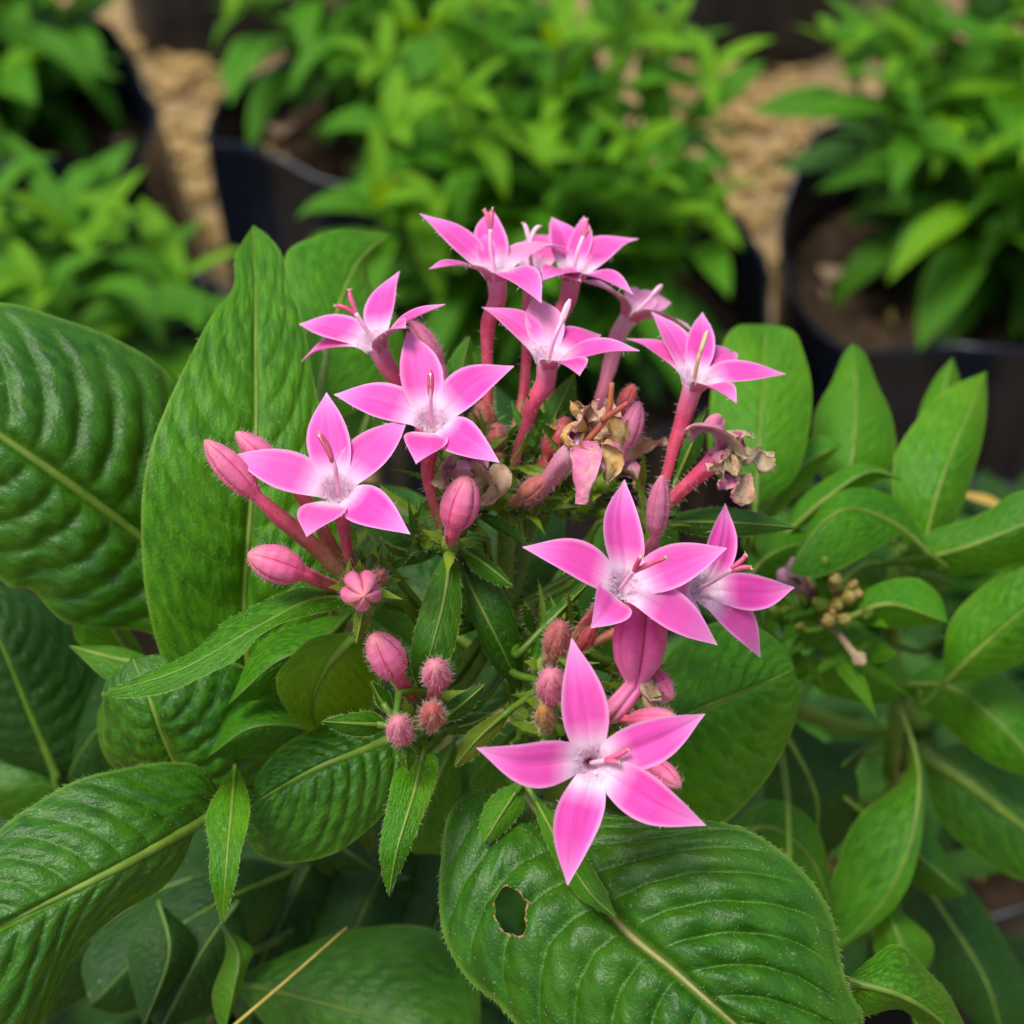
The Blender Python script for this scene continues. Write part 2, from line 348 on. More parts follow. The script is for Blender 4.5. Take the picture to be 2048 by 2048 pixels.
# ------------------------------------------------------------------ leaves
def smoothstep(x, a, b):
    t = np.clip((x-a)/(b-a), 0, 1); return t*t*(3-2*t)
def leaf_surface(M, L, R, nv, Nv, relief, arch, wave, seed, nu):
    """M, L, R: rows of points along midrib and the two margins"""
    rg = np.random.default_rng(seed)
    s = np.linspace(-1, 1, 2*nv+1); u = np.linspace(0, 1, nu)
    nn = nrm(np.cross(R-L+1e-9, np.gradient(M, axis=0)))
    nn = nn*np.sign(np.sum(nn*(CAM-M), 1).sum() or 1)
    for _ in range(6): nn[1:-1] = nrm(nn[:-2]+2*nn[1:-1]+nn[2:])
    nn[0] = nn[1]; nn[-1] = nn[-2]
    a = np.abs(s)[None]; E = np.where((s < 0)[None, :, None], L[:, None], R[:, None])
    W = np.linalg.norm(E-M[:, None], axis=2)
    p = M[:, None]+(E-M[:, None])*a[..., None]
    q = Nv*(u[:, None]-VK1*a-VK2*a*a); f = q-np.floor(q)
    pil = np.sin(np.pi*f)**.5
    rel = .8*relief*W*(pil-.55)*smoothstep(a, .02, .22)*(1-a**7)*smoothstep(u[:, None], 0, .08)*smoothstep(1-u[:, None], 0, .1)
    groove = -relief*.9*W*np.exp(-(a/.05)**2)*smoothstep(1-u[:, None], 0, .25)
    ph = rg.random(4)*6.28; sgn = np.sign(s)[None]
    wv = wave*W*a**2*(np.sin(u[:, None]*11+ph[0]+sgn)+.6*np.sin(u[:, None]*23+ph[1]+2*sgn))
    crk = .10*relief*W*np.sin(q*7+ph[2])*np.sin(s[None]*26+ph[3]+q*2)*smoothstep(a, .05, .3)*(1-a**4)
    off = W*arch*4*a*(1-a)*.5+rel+groove+wv+crk
    p = p+nn[:, None]*off[..., None]
    uv = np.stack(np.broadcast_arrays(u[:, None], (s*.5+.5)[None]), -1)
    return p, uv, nn
STEMS = []
def leaf(parent, mid, left, right, dl=3, dr=3, mat='leaf_mid', nu=64, nv=14, Nv=9, relief=.055, arch=.12, wave=.02,
         view=True, hair=0, surf=0, hole=None, name='leaf', label=None, rib=.0007, ribmat='stem_pale', attach=True, hl=.0004, seed=None):
    Nv = 6 if mat.startswith('bract') else 12
    if view: mid, left, right = V(mid), V(left), V(right)
    seed = seed if seed is not None else int(abs(mid[0][0]*7+mid[-1][1]*13)) % 9999
    m = curve(mid, nu); l = curve(left, nu); r = curve(right, nu); u = np.linspace(0, 1, nu); pf = np.sin(np.pi*np.clip(u, 0, 1))**.7
    m2 = np.stack([P(*q) for q in m]); L = np.stack([P(l[i, 0], l[i, 1], m[i, 2]+dl*pf[i]) for i in range(nu)]); R = np.stack([P(r[i, 0], r[i, 1], m[i, 2]+dr*pf[i]) for i in range(nu)])
    p, uv, nn = leaf_surface(m2, L, R, nv, Nv, relief, arch, wave, seed, nu)
    NV = 2*nv+1; v = p.reshape(-1, 3); f = grid(nu, NV); mi = None; mats = [mat]
    if hole is not None:
        # chewed hole: drop the faces inside its outline and pull the cut edge onto the outline
        img = np.stack([((v-CAM)@CR)/((v-CAM)@CF), -((v-CAM)@CU)/((v-CAM)@CF)], 1)/HALF*1024+1024
        hc, poly = hole; poly = np.asarray(poly, float); hc = np.asarray(hc, float)
        ang = np.arctan2(poly[:, 1]-hc[1], poly[:, 0]-hc[0]); rad = np.hypot(poly[:, 0]-hc[0], poly[:, 1]-hc[1]); o_ = np.argsort(ang)
        def R_(x): return np.interp(x, ang[o_], rad[o_], period=2*np.pi)
        d = img-hc; ra = np.hypot(d[:, 0], d[:, 1]); th = np.arctan2(d[:, 1], d[:, 0]); inside = ra < R_(th)
        f2 = [q for q in f if not all(inside[list(q)])]
        used = set(i for q in f2 for i in q); ring = [i for i in used if inside[i]]
        sc = {i: R_(th[i])/max(ra[i], 1e-6) for i in ring}
        for i in ring:
            ii, jj = divmod(i, NV); dd = d[i]*(sc[i]-1); vec = v[i]-CAM; dep = vec@CF
            v[i] = v[i]+CR*(dd[0]/1024*HALF*dep)-CU*(dd[1]/1024*HALF*dep)
        mats = [mat, 'hole_rim']; rs = set(ring); mi = [1 if sum(i in rs for i in q) >= 2 else 0 for q in f2]; f = f2
    uvf = uv.reshape(-1, 2)
    o = build(name, v, f, mats, parent, origin=m2[0], uv=uvf, mi=mi, label=label)
    if rib:
        rr = rib*np.interp(u, [0, .3, 1], [1, .75, .12]); c = p[:, nv]+nn*(rr*.25)[:, None]
        t = tube(c[::2], rr[::2], 8); build('midrib', t[0], t[1], ribmat, o, origin=m2[0])
    if hair:
        k = rng.integers(2, nu-2, hair); side = rng.integers(0, 2, hair)*(NV-1); fr = rng.random(hair)[:, None]
        pts = p[k, side]*(1-fr)+p[k+1, side]*fr; inn = p[k, np.where(side == 0, 1, NV-2)]
        hairs('leaf_hair', pts, nrm(pts-inn)+nn[k]*.5+nrm(np.gradient(m2, axis=0))[k]*.5+rng.normal(size=(hair, 3))*.25, hl, o, 'hair_leaf', 2.6e-5)
    if surf:
        k = rng.integers(2, nu-2, surf); j = rng.integers(1, NV-1, surf); fr = rng.random((surf, 2, 1))
        pts = p[k, j]+(p[k+1, j]-p[k, j])*fr[:, 0]+(p[k, np.minimum(j+1, NV-1)]-p[k, j])*fr[:, 1]
        if True:
            if hole is not None:
                im = np.stack([((pts-CAM)@CR)/((pts-CAM)@CF), -((pts-CAM)@CU)/((pts-CAM)@CF)], 1)/HALF*1024+1024; ok_ = np.hypot(im[:, 0]-hc[0], (im[:, 1]-hc[1])*.6) > 48; pts = pts[ok_]; k = k[ok_]; surf = len(pts)
            hairs('leaf_down', pts, nn[k]+rng.normal(size=(surf, 3))*.55, hl*.6, o, rad=1.9e-5)
    if attach and STEMS: ATT.append((o, m2[0], m2[1]-m2[0], min(rib, .0007)))
    return o
ATT = []
def petioles(parent, stems, mat='stem'):
    S = np.vstack(stems)
    for o, b, d, rib in ATT:
        ok = S[S[:, 2] < b[2]-.002]; ok = ok if len(ok) else S
        q = ok[np.argmin(np.linalg.norm(ok-b, axis=1))]
        L = np.linalg.norm(q-b)
        c = curve([b+nrm(d)*.002, b-nrm(d)*min(.006, L*.3), (b+q)/2-np.array([0, 0, .1*L]), q], 14)
        t = tube(c, np.linspace(max(rib*.8, .0004), max(rib, .0006), 14), 8); build('petiole', t[0], t[1], mat, o, origin=b)
    ATT.clear()

main_base = ROOTS['main']
plant = empty('pentas_plant', main_base, 'leafy plant in bloom carrying the cluster of open pink star flowers', 'plant')
WL[plant.name] = main_base
N0 = P(1010, 1225, 20)
stemc = curve([N0, P(1050, 1420, 32), P(1130, 1640, 50), (N0+main_base)/2+np.array([.022, .004, -.02]), main_base], 40)
SH = P(450, 1590, 46)                          # side shoot on the left
sidec = curve([SH, SH+np.array([.012, .008, -.03]), (SH+main_base)/2+np.array([.01, .0, -.03]), main_base+np.array([-.01, 0, 0])], 30)
SH2 = P(560, 1330, 38)
side2 = curve([SH2, SH2+np.array([.006, .01, -.03]), (SH2+main_base)/2, main_base+np.array([-.006, .008, 0])], 30)
for c, r0 in ((stemc, .0022), (sidec, .0012), (side2, .0016)):
    t = tube(c, np.linspace(r0, r0*1.5, len(c)), 12); so_ = build('stem', t[0], t[1], 'stem', plant, uv=t[2])
    k = rng.integers(0, 20, 260); dd = nrm(rng.normal(size=(260, 3))); pts = c[k]+(c[k+1]-c[k])*rng.random((260, 1)); tt = nrm(c[k+1]-c[k]); dd = nrm(dd-tt*np.sum(dd*tt, 1)[:, None])
    hairs('stem_hair', pts+dd*r0, dd, .0008, so_)
STEMS = [stemc, sidec, side2]

leaf(plant, [(985,1500,18),(1060,1600,4),(1160,1730,-5),(1270,1830,-10),(1400,1950,-12),(1520,2060,-8)],
     [(985,1500),(900,1495),(848,1535),(832,1620),(828,1700),(840,1775),(880,1845),(940,1895),(985,1945),(1100,2030),(1300,2080),(1520,2060)],
     [(985,1500),(1100,1530),(1230,1545),(1360,1552),(1450,1590),(1530,1660),(1572,1735),(1582,1790),(1600,1860),(1630,1930),(1600,2010),(1520,2060)],
     7, 7, 'leaf_deep', 180, 56, 10, .12, .22, .012, hair=420, hole=((1018,1822),[(1003,1778),(1012,1771),(1024,1777),(1038,1784),(1046,1799),(1061,1808),(1050,1817),(1048,1838),(1053,1852),(1046,1869),(1036,1873),(1023,1864),(1010,1866),(1002,1848),(991,1836),(994,1815),(988,1805),(996,1790)]), rib=.0006, ribmat='rib_tan',
     label='broad ribbed green leaf with a chewed brown-edged hole', hl=.0005, surf=2600)
leaf(plant, [(1190,1400,12),(1320,1340,15),(1420,1300,20),(1500,1262,26)], [(1190,1400),(1250,1250),(1330,1180),(1420,1180),(1480,1220),(1500,1262)],
     [(1190,1400),(1230,1500),(1300,1550),(1365,1552),(1440,1480),(1492,1390),(1505,1310),(1500,1262)], 10, 9, 'leaf_fresh', 90, 24, 9, .085, .1)
leaf(plant, [(360,1090,30),(270,1015,26),(150,925,19),(0,820,14),(-150,730,16),(-260,670,20)], [(360,1090),(400,900),(330,720),(220,640),(110,600),(0,572),(-150,580),(-260,670)],
     [(360,1090),(330,1200),(260,1190),(130,1178),(60,1115),(0,1095),(-120,950),(-260,670)], 12, 6, 'leaf_deep', 120, 34, 10, .10, .16, rib=.0010)
leaf(plant, [(470,1290,24),(462,1140,20),(472,1000,17),(485,820,18),(484,640,24),(482,520,30),(478,424,36)],
     [(470,1290),(330,1270),(280,1150),(266,980),(275,880),(300,800),(345,700),(400,595),(440,540),(445,480),(478,424)],
     [(470,1290),(580,1250),(640,1100),(640,950),(610,800),(590,700),(570,600),(548,555),(535,490),(510,450),(478,424)], -5, 3, 'leaf_mid', 120, 30, 11, .075, .08, .03, hair=160, rib=.0006)
leaf(plant, [(600,800,34),(610,700,40),(640,580,48),(680,490,56),(740,440,64)], [(600,800),(560,680),(545,560),(540,480),(585,450),(650,432),(740,440)],
     [(600,800),(690,760),(735,640),(710,560),(695,520),(700,480),(740,440)], 2, 4, 'leaf_fresh', 60, 14, 9, .05)
leaf(plant, [(660,900,40),(700,760,44),(720,620,50),(700,540,56)], [(660,900),(640,760),(660,620),(700,540)], [(660,900),(750,800),(765,660),(730,560),(700,540)], 2, 5, 'leaf_mid', 50, 12)
leaf(plant, [(700,1140,8),(600,1128,2),(480,1185,-3),(340,1262,-5),(188,1311,-3)], [(700,1140),(640,1112),(560,1112),(450,1163),(330,1243),(188,1311)],
     [(700,1140),(640,1150),(560,1168),(490,1200),(440,1245),(330,1302),(250,1318),(188,1311)], 6, -2, 'leaf_mid', 90, 18, 10, .06, .1, .05, hair=240, surf=300, rib=.0003)
leaf(plant, [(680,1190,6),(620,1260,8),(590,1330,12),(600,1400,20)], [(680,1190),(590,1205),(530,1260),(522,1300),(545,1345),(600,1400)], [(680,1190),(720,1260),(700,1350),(600,1400)], 0, 9, 'leaf_under', 60, 16, hair=80, label='leaf turned over, showing its yellowish underside')
leaf(plant, [(260,1250,34),(190,1150,31),(128,1064,30)], [(260,1250),(150,1215),(137,1140),(128,1064)], [(260,1250),(270,1230),(200,1130),(128,1064)], 0, 2, 'leaf_fresh', 40, 10, relief=.02)
leaf(plant, [(330,1262,24),(230,1245,25),(128,1218,27)], [(330,1262),(230,1222),(128,1218)], [(330,1262),(220,1290),(128,1218)], 2, 0, 'leaf_mid', 40, 10)
leaf(plant, [(420,1530,26),(350,1480,22),(310,1400,18),(285,1330,16),(250,1240,18)], [(420,1530),(330,1500),(210,1440),(195,1350),(200,1290),(250,1240)], [(420,1530),(520,1480),(560,1380),(500,1280),(380,1230),(250,1240)], 5, 4, 'leaf_deep', 90, 24, 9, .06, .2, surf=200)
leaf(plant, [(720,1290,28),(620,1350,25),(520,1420,24),(440,1510,28)], [(720,1290),(600,1270),(480,1330),(440,1510)], [(720,1290),(740,1380),(620,1460),(440,1510)], 5, 5, 'leaf_deep', 70, 18, 9, .07)
leaf(plant, [(760,1385,16),(680,1415,12),(590,1450,10),(500,1500,12),(460,1540,16)], [(760,1385),(680,1360),(580,1380),(500,1440),(460,1540)],
     [(760,1385),(775,1450),(740,1520),(650,1600),(570,1627),(505,1622),(468,1590),(460,1540)], 6, 3, 'leaf_deep', 100, 30, 9, .095, .2, surf=250)
leaf(plant, [(430,1520,20),(370,1555,14),(250,1625,6),(120,1690,2),(0,1748,0),(-150,1830,4)], [(430,1520),(380,1450),(330,1438),(260,1445),(150,1470),(60,1520),(0,1565),(-100,1680),(-150,1830)],
     [(430,1520),(400,1545),(365,1570),(345,1625),(300,1680),(230,1720),(170,1770),(120,1840),(80,1932),(0,2000),(-150,1830)], 6, 4, 'leaf_deep', 130, 36, 10, .09, .18, .03, hair=260, surf=500, rib=.0008)
leaf(plant, [(445,1440,20),(440,1500,6),(432,1580,0),(425,1660,-2),(420,1744,0)], [(445,1440),(412,1490),(388,1535),(395,1600),(396,1650),(405,1700),(420,1744)], [(445,1440),(466,1490),(471,1540),(455,1610),(440,1680),(420,1744)], 1, -1, 'leaf_mid', 70, 12, 8, .04, .1, .05, hair=120, attach=False, rib=.0003)
leaf(plant, [(800,1420,4),(780,1500,-2),(750,1600,-5),(733,1692,-3)], [(800,1420),(745,1460),(733,1510),(718,1590),(720,1640),(733,1692)], [(800,1420),(825,1435),(818,1490),(790,1560),(765,1620),(733,1692)], 0, 1, 'leaf_fresh', 70, 12, 8, .03, .06, .03, hair=160, surf=160, rib=.0003)
# smaller bracts round the flower head
BR = dict(nu=44, nv=8, Nv=7, relief=.03, name='bract', rib=.0003, hair=70)
def bract(mid, left, right, dl=1, dr=1, mat='bract', **k):
    kk = dict(BR); kk.update(k); return leaf(plant, mid, [mid[0][:2]]+left+[mid[-1][:2]], [mid[0][:2]]+right+[mid[-1][:2]], dl, dr, mat, **kk)
bract([(852,1030,8),(838,1130,4),(815,1220,2),(790,1300,4)], [(815,1090),(785,1180),(775,1250)], [(868,1090),(868,1170),(845,1250)], hair=140)
bract([(862,1030,8),(910,1060,6),(970,1108,4)], [(900,1040),(940,1070)], [(890,1075),(930,1100)])
bract([(870,1070,12),(915,1160,10),(955,1240,12),(985,1310,16)], [(885,1150),(925,1250)], [(945,1110),(985,1220)], mat='leaf_deep')
bract([(840,1022,10),(760,1005,12),(690,985,14)], [(760,982)], [(750,1032)], mat='leaf_deep')
bract([(845,1030,9),(790,1040,9),(745,1070,9)], [(790,1025)], [(800,1060)])
bract([(738,1368,0),(670,1365,-3),(605,1361,-4)], [(700,1343),(650,1348)], [(700,1388),(650,1385)], hair=110)
bract([(742,1350,2),(718,1320,1),(700,1284,0)], [(712,1330)], [(735,1310)])
bract([(825,1362,4),(870,1330,2),(916,1291,2)], [(845,1325),(885,1300)], [(870,1355),(900,1325)], mat='leaf_deep')
bract([(835,1375,6),(890,1365,5),(930,1345,6)], [(870,1350)], [(890,1385)], mat='leaf_deep')
bract([(967,1335,6),(905,1390,2),(857,1447,0)], [(930,1350),(880,1385)], [(945,1375),(895,1430)], mat='bract_yellow', hair=90)
bract([(762,1400,-4),(765,1430,-5),(770,1457,-4)], [(750,1425)], [(785,1425)])
bract([(1265,930,16),(1300,850,14),(1337,763,14)], [(1280,850),(1318,785)], [(1315,865),(1335,800)], mat='leaf_deep')
bract([(1225,985,14),(1330,985,14),(1420,988,14),(1507,996,14)], [(1330,958),(1420,965)], [(1330,1012),(1420,1010)], mat='leaf_deep', hair=110)
bract([(1005,870,18),(1045,790,16),(1085,703,16)], [(1010,800),(1045,740)], [(1060,820),(1085,760)], mat='bract', hair=90)
bract([(850,790,22),(868,710,22),(887,633,22)], [(838,710),(860,660)], [(895,720),(892,670)], mat='bract')
bract([(1000,1490,4),(1060,1600,-2),(1110,1680,-7),(1165,1735,-9)], [(1030,1590),(1090,1690)], [(1075,1570),(1135,1665)], mat='bract', hair=60)
bract([(990,1470,6),(950,1530,4),(912,1592,3)], [(930,1500),(905,1550)], [(985,1530),(940,1580)], mat='leaf_mid')
bract([(690,1130,0),(680,1175,-2),(672,1215,-2)], [(668,1165)], [(700,1165)], mat='bract_yellow')
bract([(1010,1200,10),(1060,1150,10),(1120,1090,12)], [(1040,1150)], [(1080,1140)])
bract([(960,1170,14),(900,1140,14),(820,1130,16)], [(880,1110)], [(880,1160)], mat='leaf_mid')
# lower leaves, deeper in the plant, many with shade painted into their green
LO = dict(nu=46, nv=12, rib=.0004, ribmat='stem', attach=False)
leaf(plant, [(110,1470,60),(50,1330,56),(0,1210,54),(-60,1100,56)], [(110,1470),(-40,1400),(-100,1200),(-60,1100)], [(110,1470),(190,1420),(200,1300),(130,1180),(40,1110),(-60,1100)], 4, 8, 'leaf_shade', 70, 20, rib=.0007, ribmat='stem')
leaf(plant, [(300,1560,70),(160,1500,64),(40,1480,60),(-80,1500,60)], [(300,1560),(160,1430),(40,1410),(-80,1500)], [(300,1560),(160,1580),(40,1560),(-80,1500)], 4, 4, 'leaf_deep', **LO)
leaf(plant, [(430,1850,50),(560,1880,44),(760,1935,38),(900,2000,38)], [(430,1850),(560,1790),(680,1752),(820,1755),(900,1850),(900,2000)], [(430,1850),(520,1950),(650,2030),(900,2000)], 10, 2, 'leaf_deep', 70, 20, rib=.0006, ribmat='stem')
leaf(plant, [(480,1750,74),(600,1690,70),(700,1665,66),(782,1655,64)], [(480,1750),(600,1630),(700,1630),(782,1655)], [(480,1750),(600,1770),(710,1740),(782,1655)], 5, 5, 'leaf_shade', **LO)
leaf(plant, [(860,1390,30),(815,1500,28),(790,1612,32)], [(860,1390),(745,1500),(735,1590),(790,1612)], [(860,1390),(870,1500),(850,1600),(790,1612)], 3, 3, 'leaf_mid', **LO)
leaf(plant, [(300,1700,40),(320,1800,36),(270,1940,34)], [(300,1700),(240,1790),(270,1940)], [(300,1700),(370,1790),(270,1940)], 2, 4, 'leaf_shade', **LO)
leaf(plant, [(450,1700,44),(380,1800,40),(300,1950,36)], [(450,1700),(350,1740),(260,1850),(300,1950)], [(450,1700),(470,1800),(400,1900),(300,1950)], 3, 5, 'leaf_shade', **LO)
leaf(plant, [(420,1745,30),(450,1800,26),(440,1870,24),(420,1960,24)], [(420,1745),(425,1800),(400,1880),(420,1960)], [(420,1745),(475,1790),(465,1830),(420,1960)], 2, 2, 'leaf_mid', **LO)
leaf(plant, [(560,1500,60),(620,1580,56),(720,1650,56)], [(560,1500),(640,1530),(720,1650)], [(560,1500),(560,1620),(720,1650)], 4, 4, 'leaf_shade', **LO)
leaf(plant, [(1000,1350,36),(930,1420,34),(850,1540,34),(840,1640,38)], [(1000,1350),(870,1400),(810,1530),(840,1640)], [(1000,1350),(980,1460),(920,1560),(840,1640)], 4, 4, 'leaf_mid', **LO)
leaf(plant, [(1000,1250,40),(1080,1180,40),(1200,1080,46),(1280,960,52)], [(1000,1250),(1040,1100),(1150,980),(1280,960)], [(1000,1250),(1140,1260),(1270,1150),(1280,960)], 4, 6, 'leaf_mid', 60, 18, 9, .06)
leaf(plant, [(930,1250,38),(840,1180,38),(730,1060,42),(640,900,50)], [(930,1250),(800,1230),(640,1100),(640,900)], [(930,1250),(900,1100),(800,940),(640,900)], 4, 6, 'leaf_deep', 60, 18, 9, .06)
leaf(plant, [(960,1200,46),(960,1050,50),(940,900,58),(930,720,70)], [(960,1200),(860,1050),(830,880),(930,720)], [(960,1200),(1060,1050),(1040,850),(930,720)], 6, 6, 'leaf_shade', 50, 14)
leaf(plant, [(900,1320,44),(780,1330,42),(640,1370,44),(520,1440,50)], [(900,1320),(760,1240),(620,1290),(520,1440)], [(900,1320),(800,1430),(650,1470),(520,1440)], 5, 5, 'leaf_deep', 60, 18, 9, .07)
leaf(plant, [(1000,1330,44),(1100,1350,44),(1200,1440,46),(1290,1560,52)], [(1000,1330),(1120,1280),(1250,1390),(1290,1560)], [(1000,1330),(1050,1430),(1150,1530),(1290,1560)], 5, 5, 'leaf_shade', 50, 14)
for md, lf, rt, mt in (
    ([(560,1640,60),(420,1700,52),(280,1790,48),(170,1900,46)], [(430,1620),(270,1700),(160,1800)], [(500,1760),(360,1850),(240,1910)], 'leaf_shade'),
    ([(600,1600,70),(540,1720,64),(480,1850,60),(470,1960,60)], [(470,1700),(410,1840)], [(640,1720),(570,1860)], 'leaf_shade'),
    ([(420,1640,56),(280,1690,54),(140,1790,52),(20,1900,52)], [(290,1620),(120,1700),(20,1800)], [(340,1780),(200,1860),(80,1920)], 'leaf_shade'),
    ([(760,1560,70),(700,1690,64),(640,1830,60),(640,1960,60)], [(640,1660),(570,1820)], [(800,1690),(740,1850)], 'leaf_shade'),
    ([(880,1500,70),(860,1650,66),(800,1800,62),(760,1930,60)], [(780,1620),(710,1790)], [(900,1680),(850,1850)], 'leaf_shade'),
    ([(240,1500,80),(120,1560,76),(0,1640,74),(-120,1700,74)], [(110,1480),(-20,1540)], [(180,1640),(40,1730)], 'leaf_shade'),
    ([(330,1280,60),(220,1340,58),(140,1440,60),(100,1560,66)], [(200,1270),(90,1400)], [(300,1420),(210,1520)], 'leaf_shade'),
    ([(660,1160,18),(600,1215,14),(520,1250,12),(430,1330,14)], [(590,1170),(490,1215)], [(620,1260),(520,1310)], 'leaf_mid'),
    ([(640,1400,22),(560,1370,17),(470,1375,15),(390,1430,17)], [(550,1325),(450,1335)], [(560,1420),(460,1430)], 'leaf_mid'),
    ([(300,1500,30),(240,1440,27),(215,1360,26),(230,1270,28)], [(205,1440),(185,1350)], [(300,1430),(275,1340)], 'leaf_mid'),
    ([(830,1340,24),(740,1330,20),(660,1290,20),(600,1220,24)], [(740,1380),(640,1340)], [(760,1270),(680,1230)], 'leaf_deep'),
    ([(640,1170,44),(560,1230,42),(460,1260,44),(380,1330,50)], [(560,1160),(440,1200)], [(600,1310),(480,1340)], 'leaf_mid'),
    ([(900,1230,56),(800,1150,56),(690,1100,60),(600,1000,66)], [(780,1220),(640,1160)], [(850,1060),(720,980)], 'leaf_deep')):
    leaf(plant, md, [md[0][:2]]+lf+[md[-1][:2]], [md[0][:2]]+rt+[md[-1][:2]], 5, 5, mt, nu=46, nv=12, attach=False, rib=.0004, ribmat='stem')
petioles(plant, STEMS)
t = tube(curve([P(694, 1854, 26), P(580, 1955, 26), P(440, 2075, 24)], 12), np.linspace(.00014, .00024, 12), 7)
o = build('dry_grass_stalk', t[0], t[1], 'straw'); o['label'] = 'thin straw-coloured grass stalk slanting over the dark lower leaves'; o['category'] = 'grass stalk'

# ------------------------------------------------------------------ flowers
UW = np.array([0, .12, .25, .40, .55, .70, .83, .93, 1.]); WW = np.array([.36, .62, .87, 1., .93, .69, .40, .155, .0])
def campt(C, dx, dy, dz): return C+CR*dx+CU*dy-CF*dz
def petal(flower, C, ax, tip, W, front='petal', back='petal_back', arch=.0008, crumple=0, r0=.0009, h0=.0017, roll=.16, lift=0, twist=0, nu=26, nv=7, hair=0, th=.00016, name='petal'):
    d = tip-C; dp = d-ax*(d@ax); dp = nrm(dp if np.linalg.norm(dp) > 1e-4 else np.cross(ax, CR)); side = nrm(np.cross(ax, dp)); L = np.linalg.norm(d)
    if twist: side = nrm(side*math.cos(twist)+ax*math.sin(twist))
    b = C+dp*r0-ax*h0; sh_ = C+dp*(r0+.0013); t = np.linspace(0, 1, nu)[:, None]
    c = curve([b, sh_, (sh_*.55+tip*.45)+dp*.0006+ax*(arch+lift)+side*rng.normal()*.0004, tip], nu)
    T = nrm(np.gradient(c, axis=0)); n = nrm(np.cross(T, side)); u = t[:, 0]
    ws = np.interp(u, UW, WW); ws = np.convolve(np.pad(ws, 2, mode='edge'), np.ones(5)/5, 'valid'); ws[-1] = 0.012; ws[-2] = min(ws[-2], .1)
    hw = W*ws; s = np.linspace(-1, 1, 2*nv+1)
    wob = rng.normal(size=4)
    wr_ = np.convolve(rng.normal(size=2*nv+1+4), np.ones(5)/5, 'valid'); prof = .10*wr_[None]*np.sin(np.pi*u)[:, None]+roll*(s**2)[None]*np.minimum(1, u*3)[:, None]-.07*np.exp(-(s/.12)**2)[None]*np.minimum(1, u*4)[:, None]+.03*np.sin(u*6+wob[0])[:, None]*s[None]
    top = c[:, None]+side*(hw[:, None]*s)[..., None]+n[:, None]*((hw[:, None]*prof)[..., None])
    if crumple:
        uu, ss = np.meshgrid(u*L/W*.5, s*.6, indexing='ij'); hgt = 0
        for q_ in range(9):
            fr_ = rng.uniform(1.5, 6.5); an_ = rng.random()*6.28; hgt = hgt+np.sin(fr_*(uu*math.cos(an_)+ss*math.sin(an_))+rng.random()*6.28)*1.6/fr_
        top = top+(hgt*crumple)[..., None]*n[:, None]+side*(crumple*np.cos(hgt*2))[..., None]+rng.normal(size=top.shape)*crumple*.06
    lens = th*(1-s**4)
    bot = top-n[:, None]*lens[None, :, None]
    NV = 2*nv+1; vt = top.reshape(-1, 3); vb = bot.reshape(-1, 3)
    uv = np.stack(np.broadcast_arrays(u[:, None], (s*.5+.5)[None]), -1).reshape(-1, 2)
    f = grid(nu, NV); fb = [tuple(reversed([i+nu*NV for i in q])) for q in f]
    o = build(name, np.vstack([vt, vb]), f+fb, [front, back], flower, origin=b, uv=np.vstack([uv, uv]), mi=[0]*len(f)+[1]*len(fb))
    if hair:
        k = rng.integers(4, nu-2, hair); j = np.where(rng.random(hair) < .6, rng.integers(0, 2, hair)*(NV-1), rng.integers(1, NV-1, hair))
        hairs('petal_hair', bot[k, j], -n[k]+side*np.sign(s[j])[:, None]*.5+rng.normal(size=(hair, 3))*.25, .00055, o, 'hair_white', 3e-5)
    return o
def style(flower, pts, lobes=None, r=.00024, mat='style', base='style_pale'):
    c = curve(pts, 14); t = tube(c, np.linspace(r, r*1.15, 14), 8); o = build('style', t[0], t[1], base if lobes else [base], flower, uv=t[2])
    ends = lobes or [pts[-1]]
    if lobes:
        parts = []; tips = []
        for q in lobes:
            q = np.asarray(q); mid_ = (c[-1]+q)/2+nrm(c[-1]-c[-4])*.0003
            cc = curve([c[-2], mid_, q], 12); parts.append(tube(cc, np.interp(np.linspace(0, 1, 12), [0, .5, .9, 1], [r*.9, r*1.35, r*1.1, r*.6]), 8)); tips.append(q)
        t = merge(*parts); build('stigma', t[0], t[1], mat, flower, uv=t[2])
        pts_ = np.vstack([np.repeat(q[None], 14, 0) for q in tips]); hairs('stigma_papillae', pts_, rng.normal(size=pts_.shape), .00035, flower, 'stigma', 9e-5)
    else:
        cc = c[-6:]+(c[-1]-c[-2])*.5; t = tube(cc, np.interp(np.linspace(0, 1, 6), [0, .4, .8, 1], [r, r*1.8, r*1.6, r*.7]), 10, 2, .4); build('stigma', t[0], t[1], mat, flower, uv=t[2])
    return o
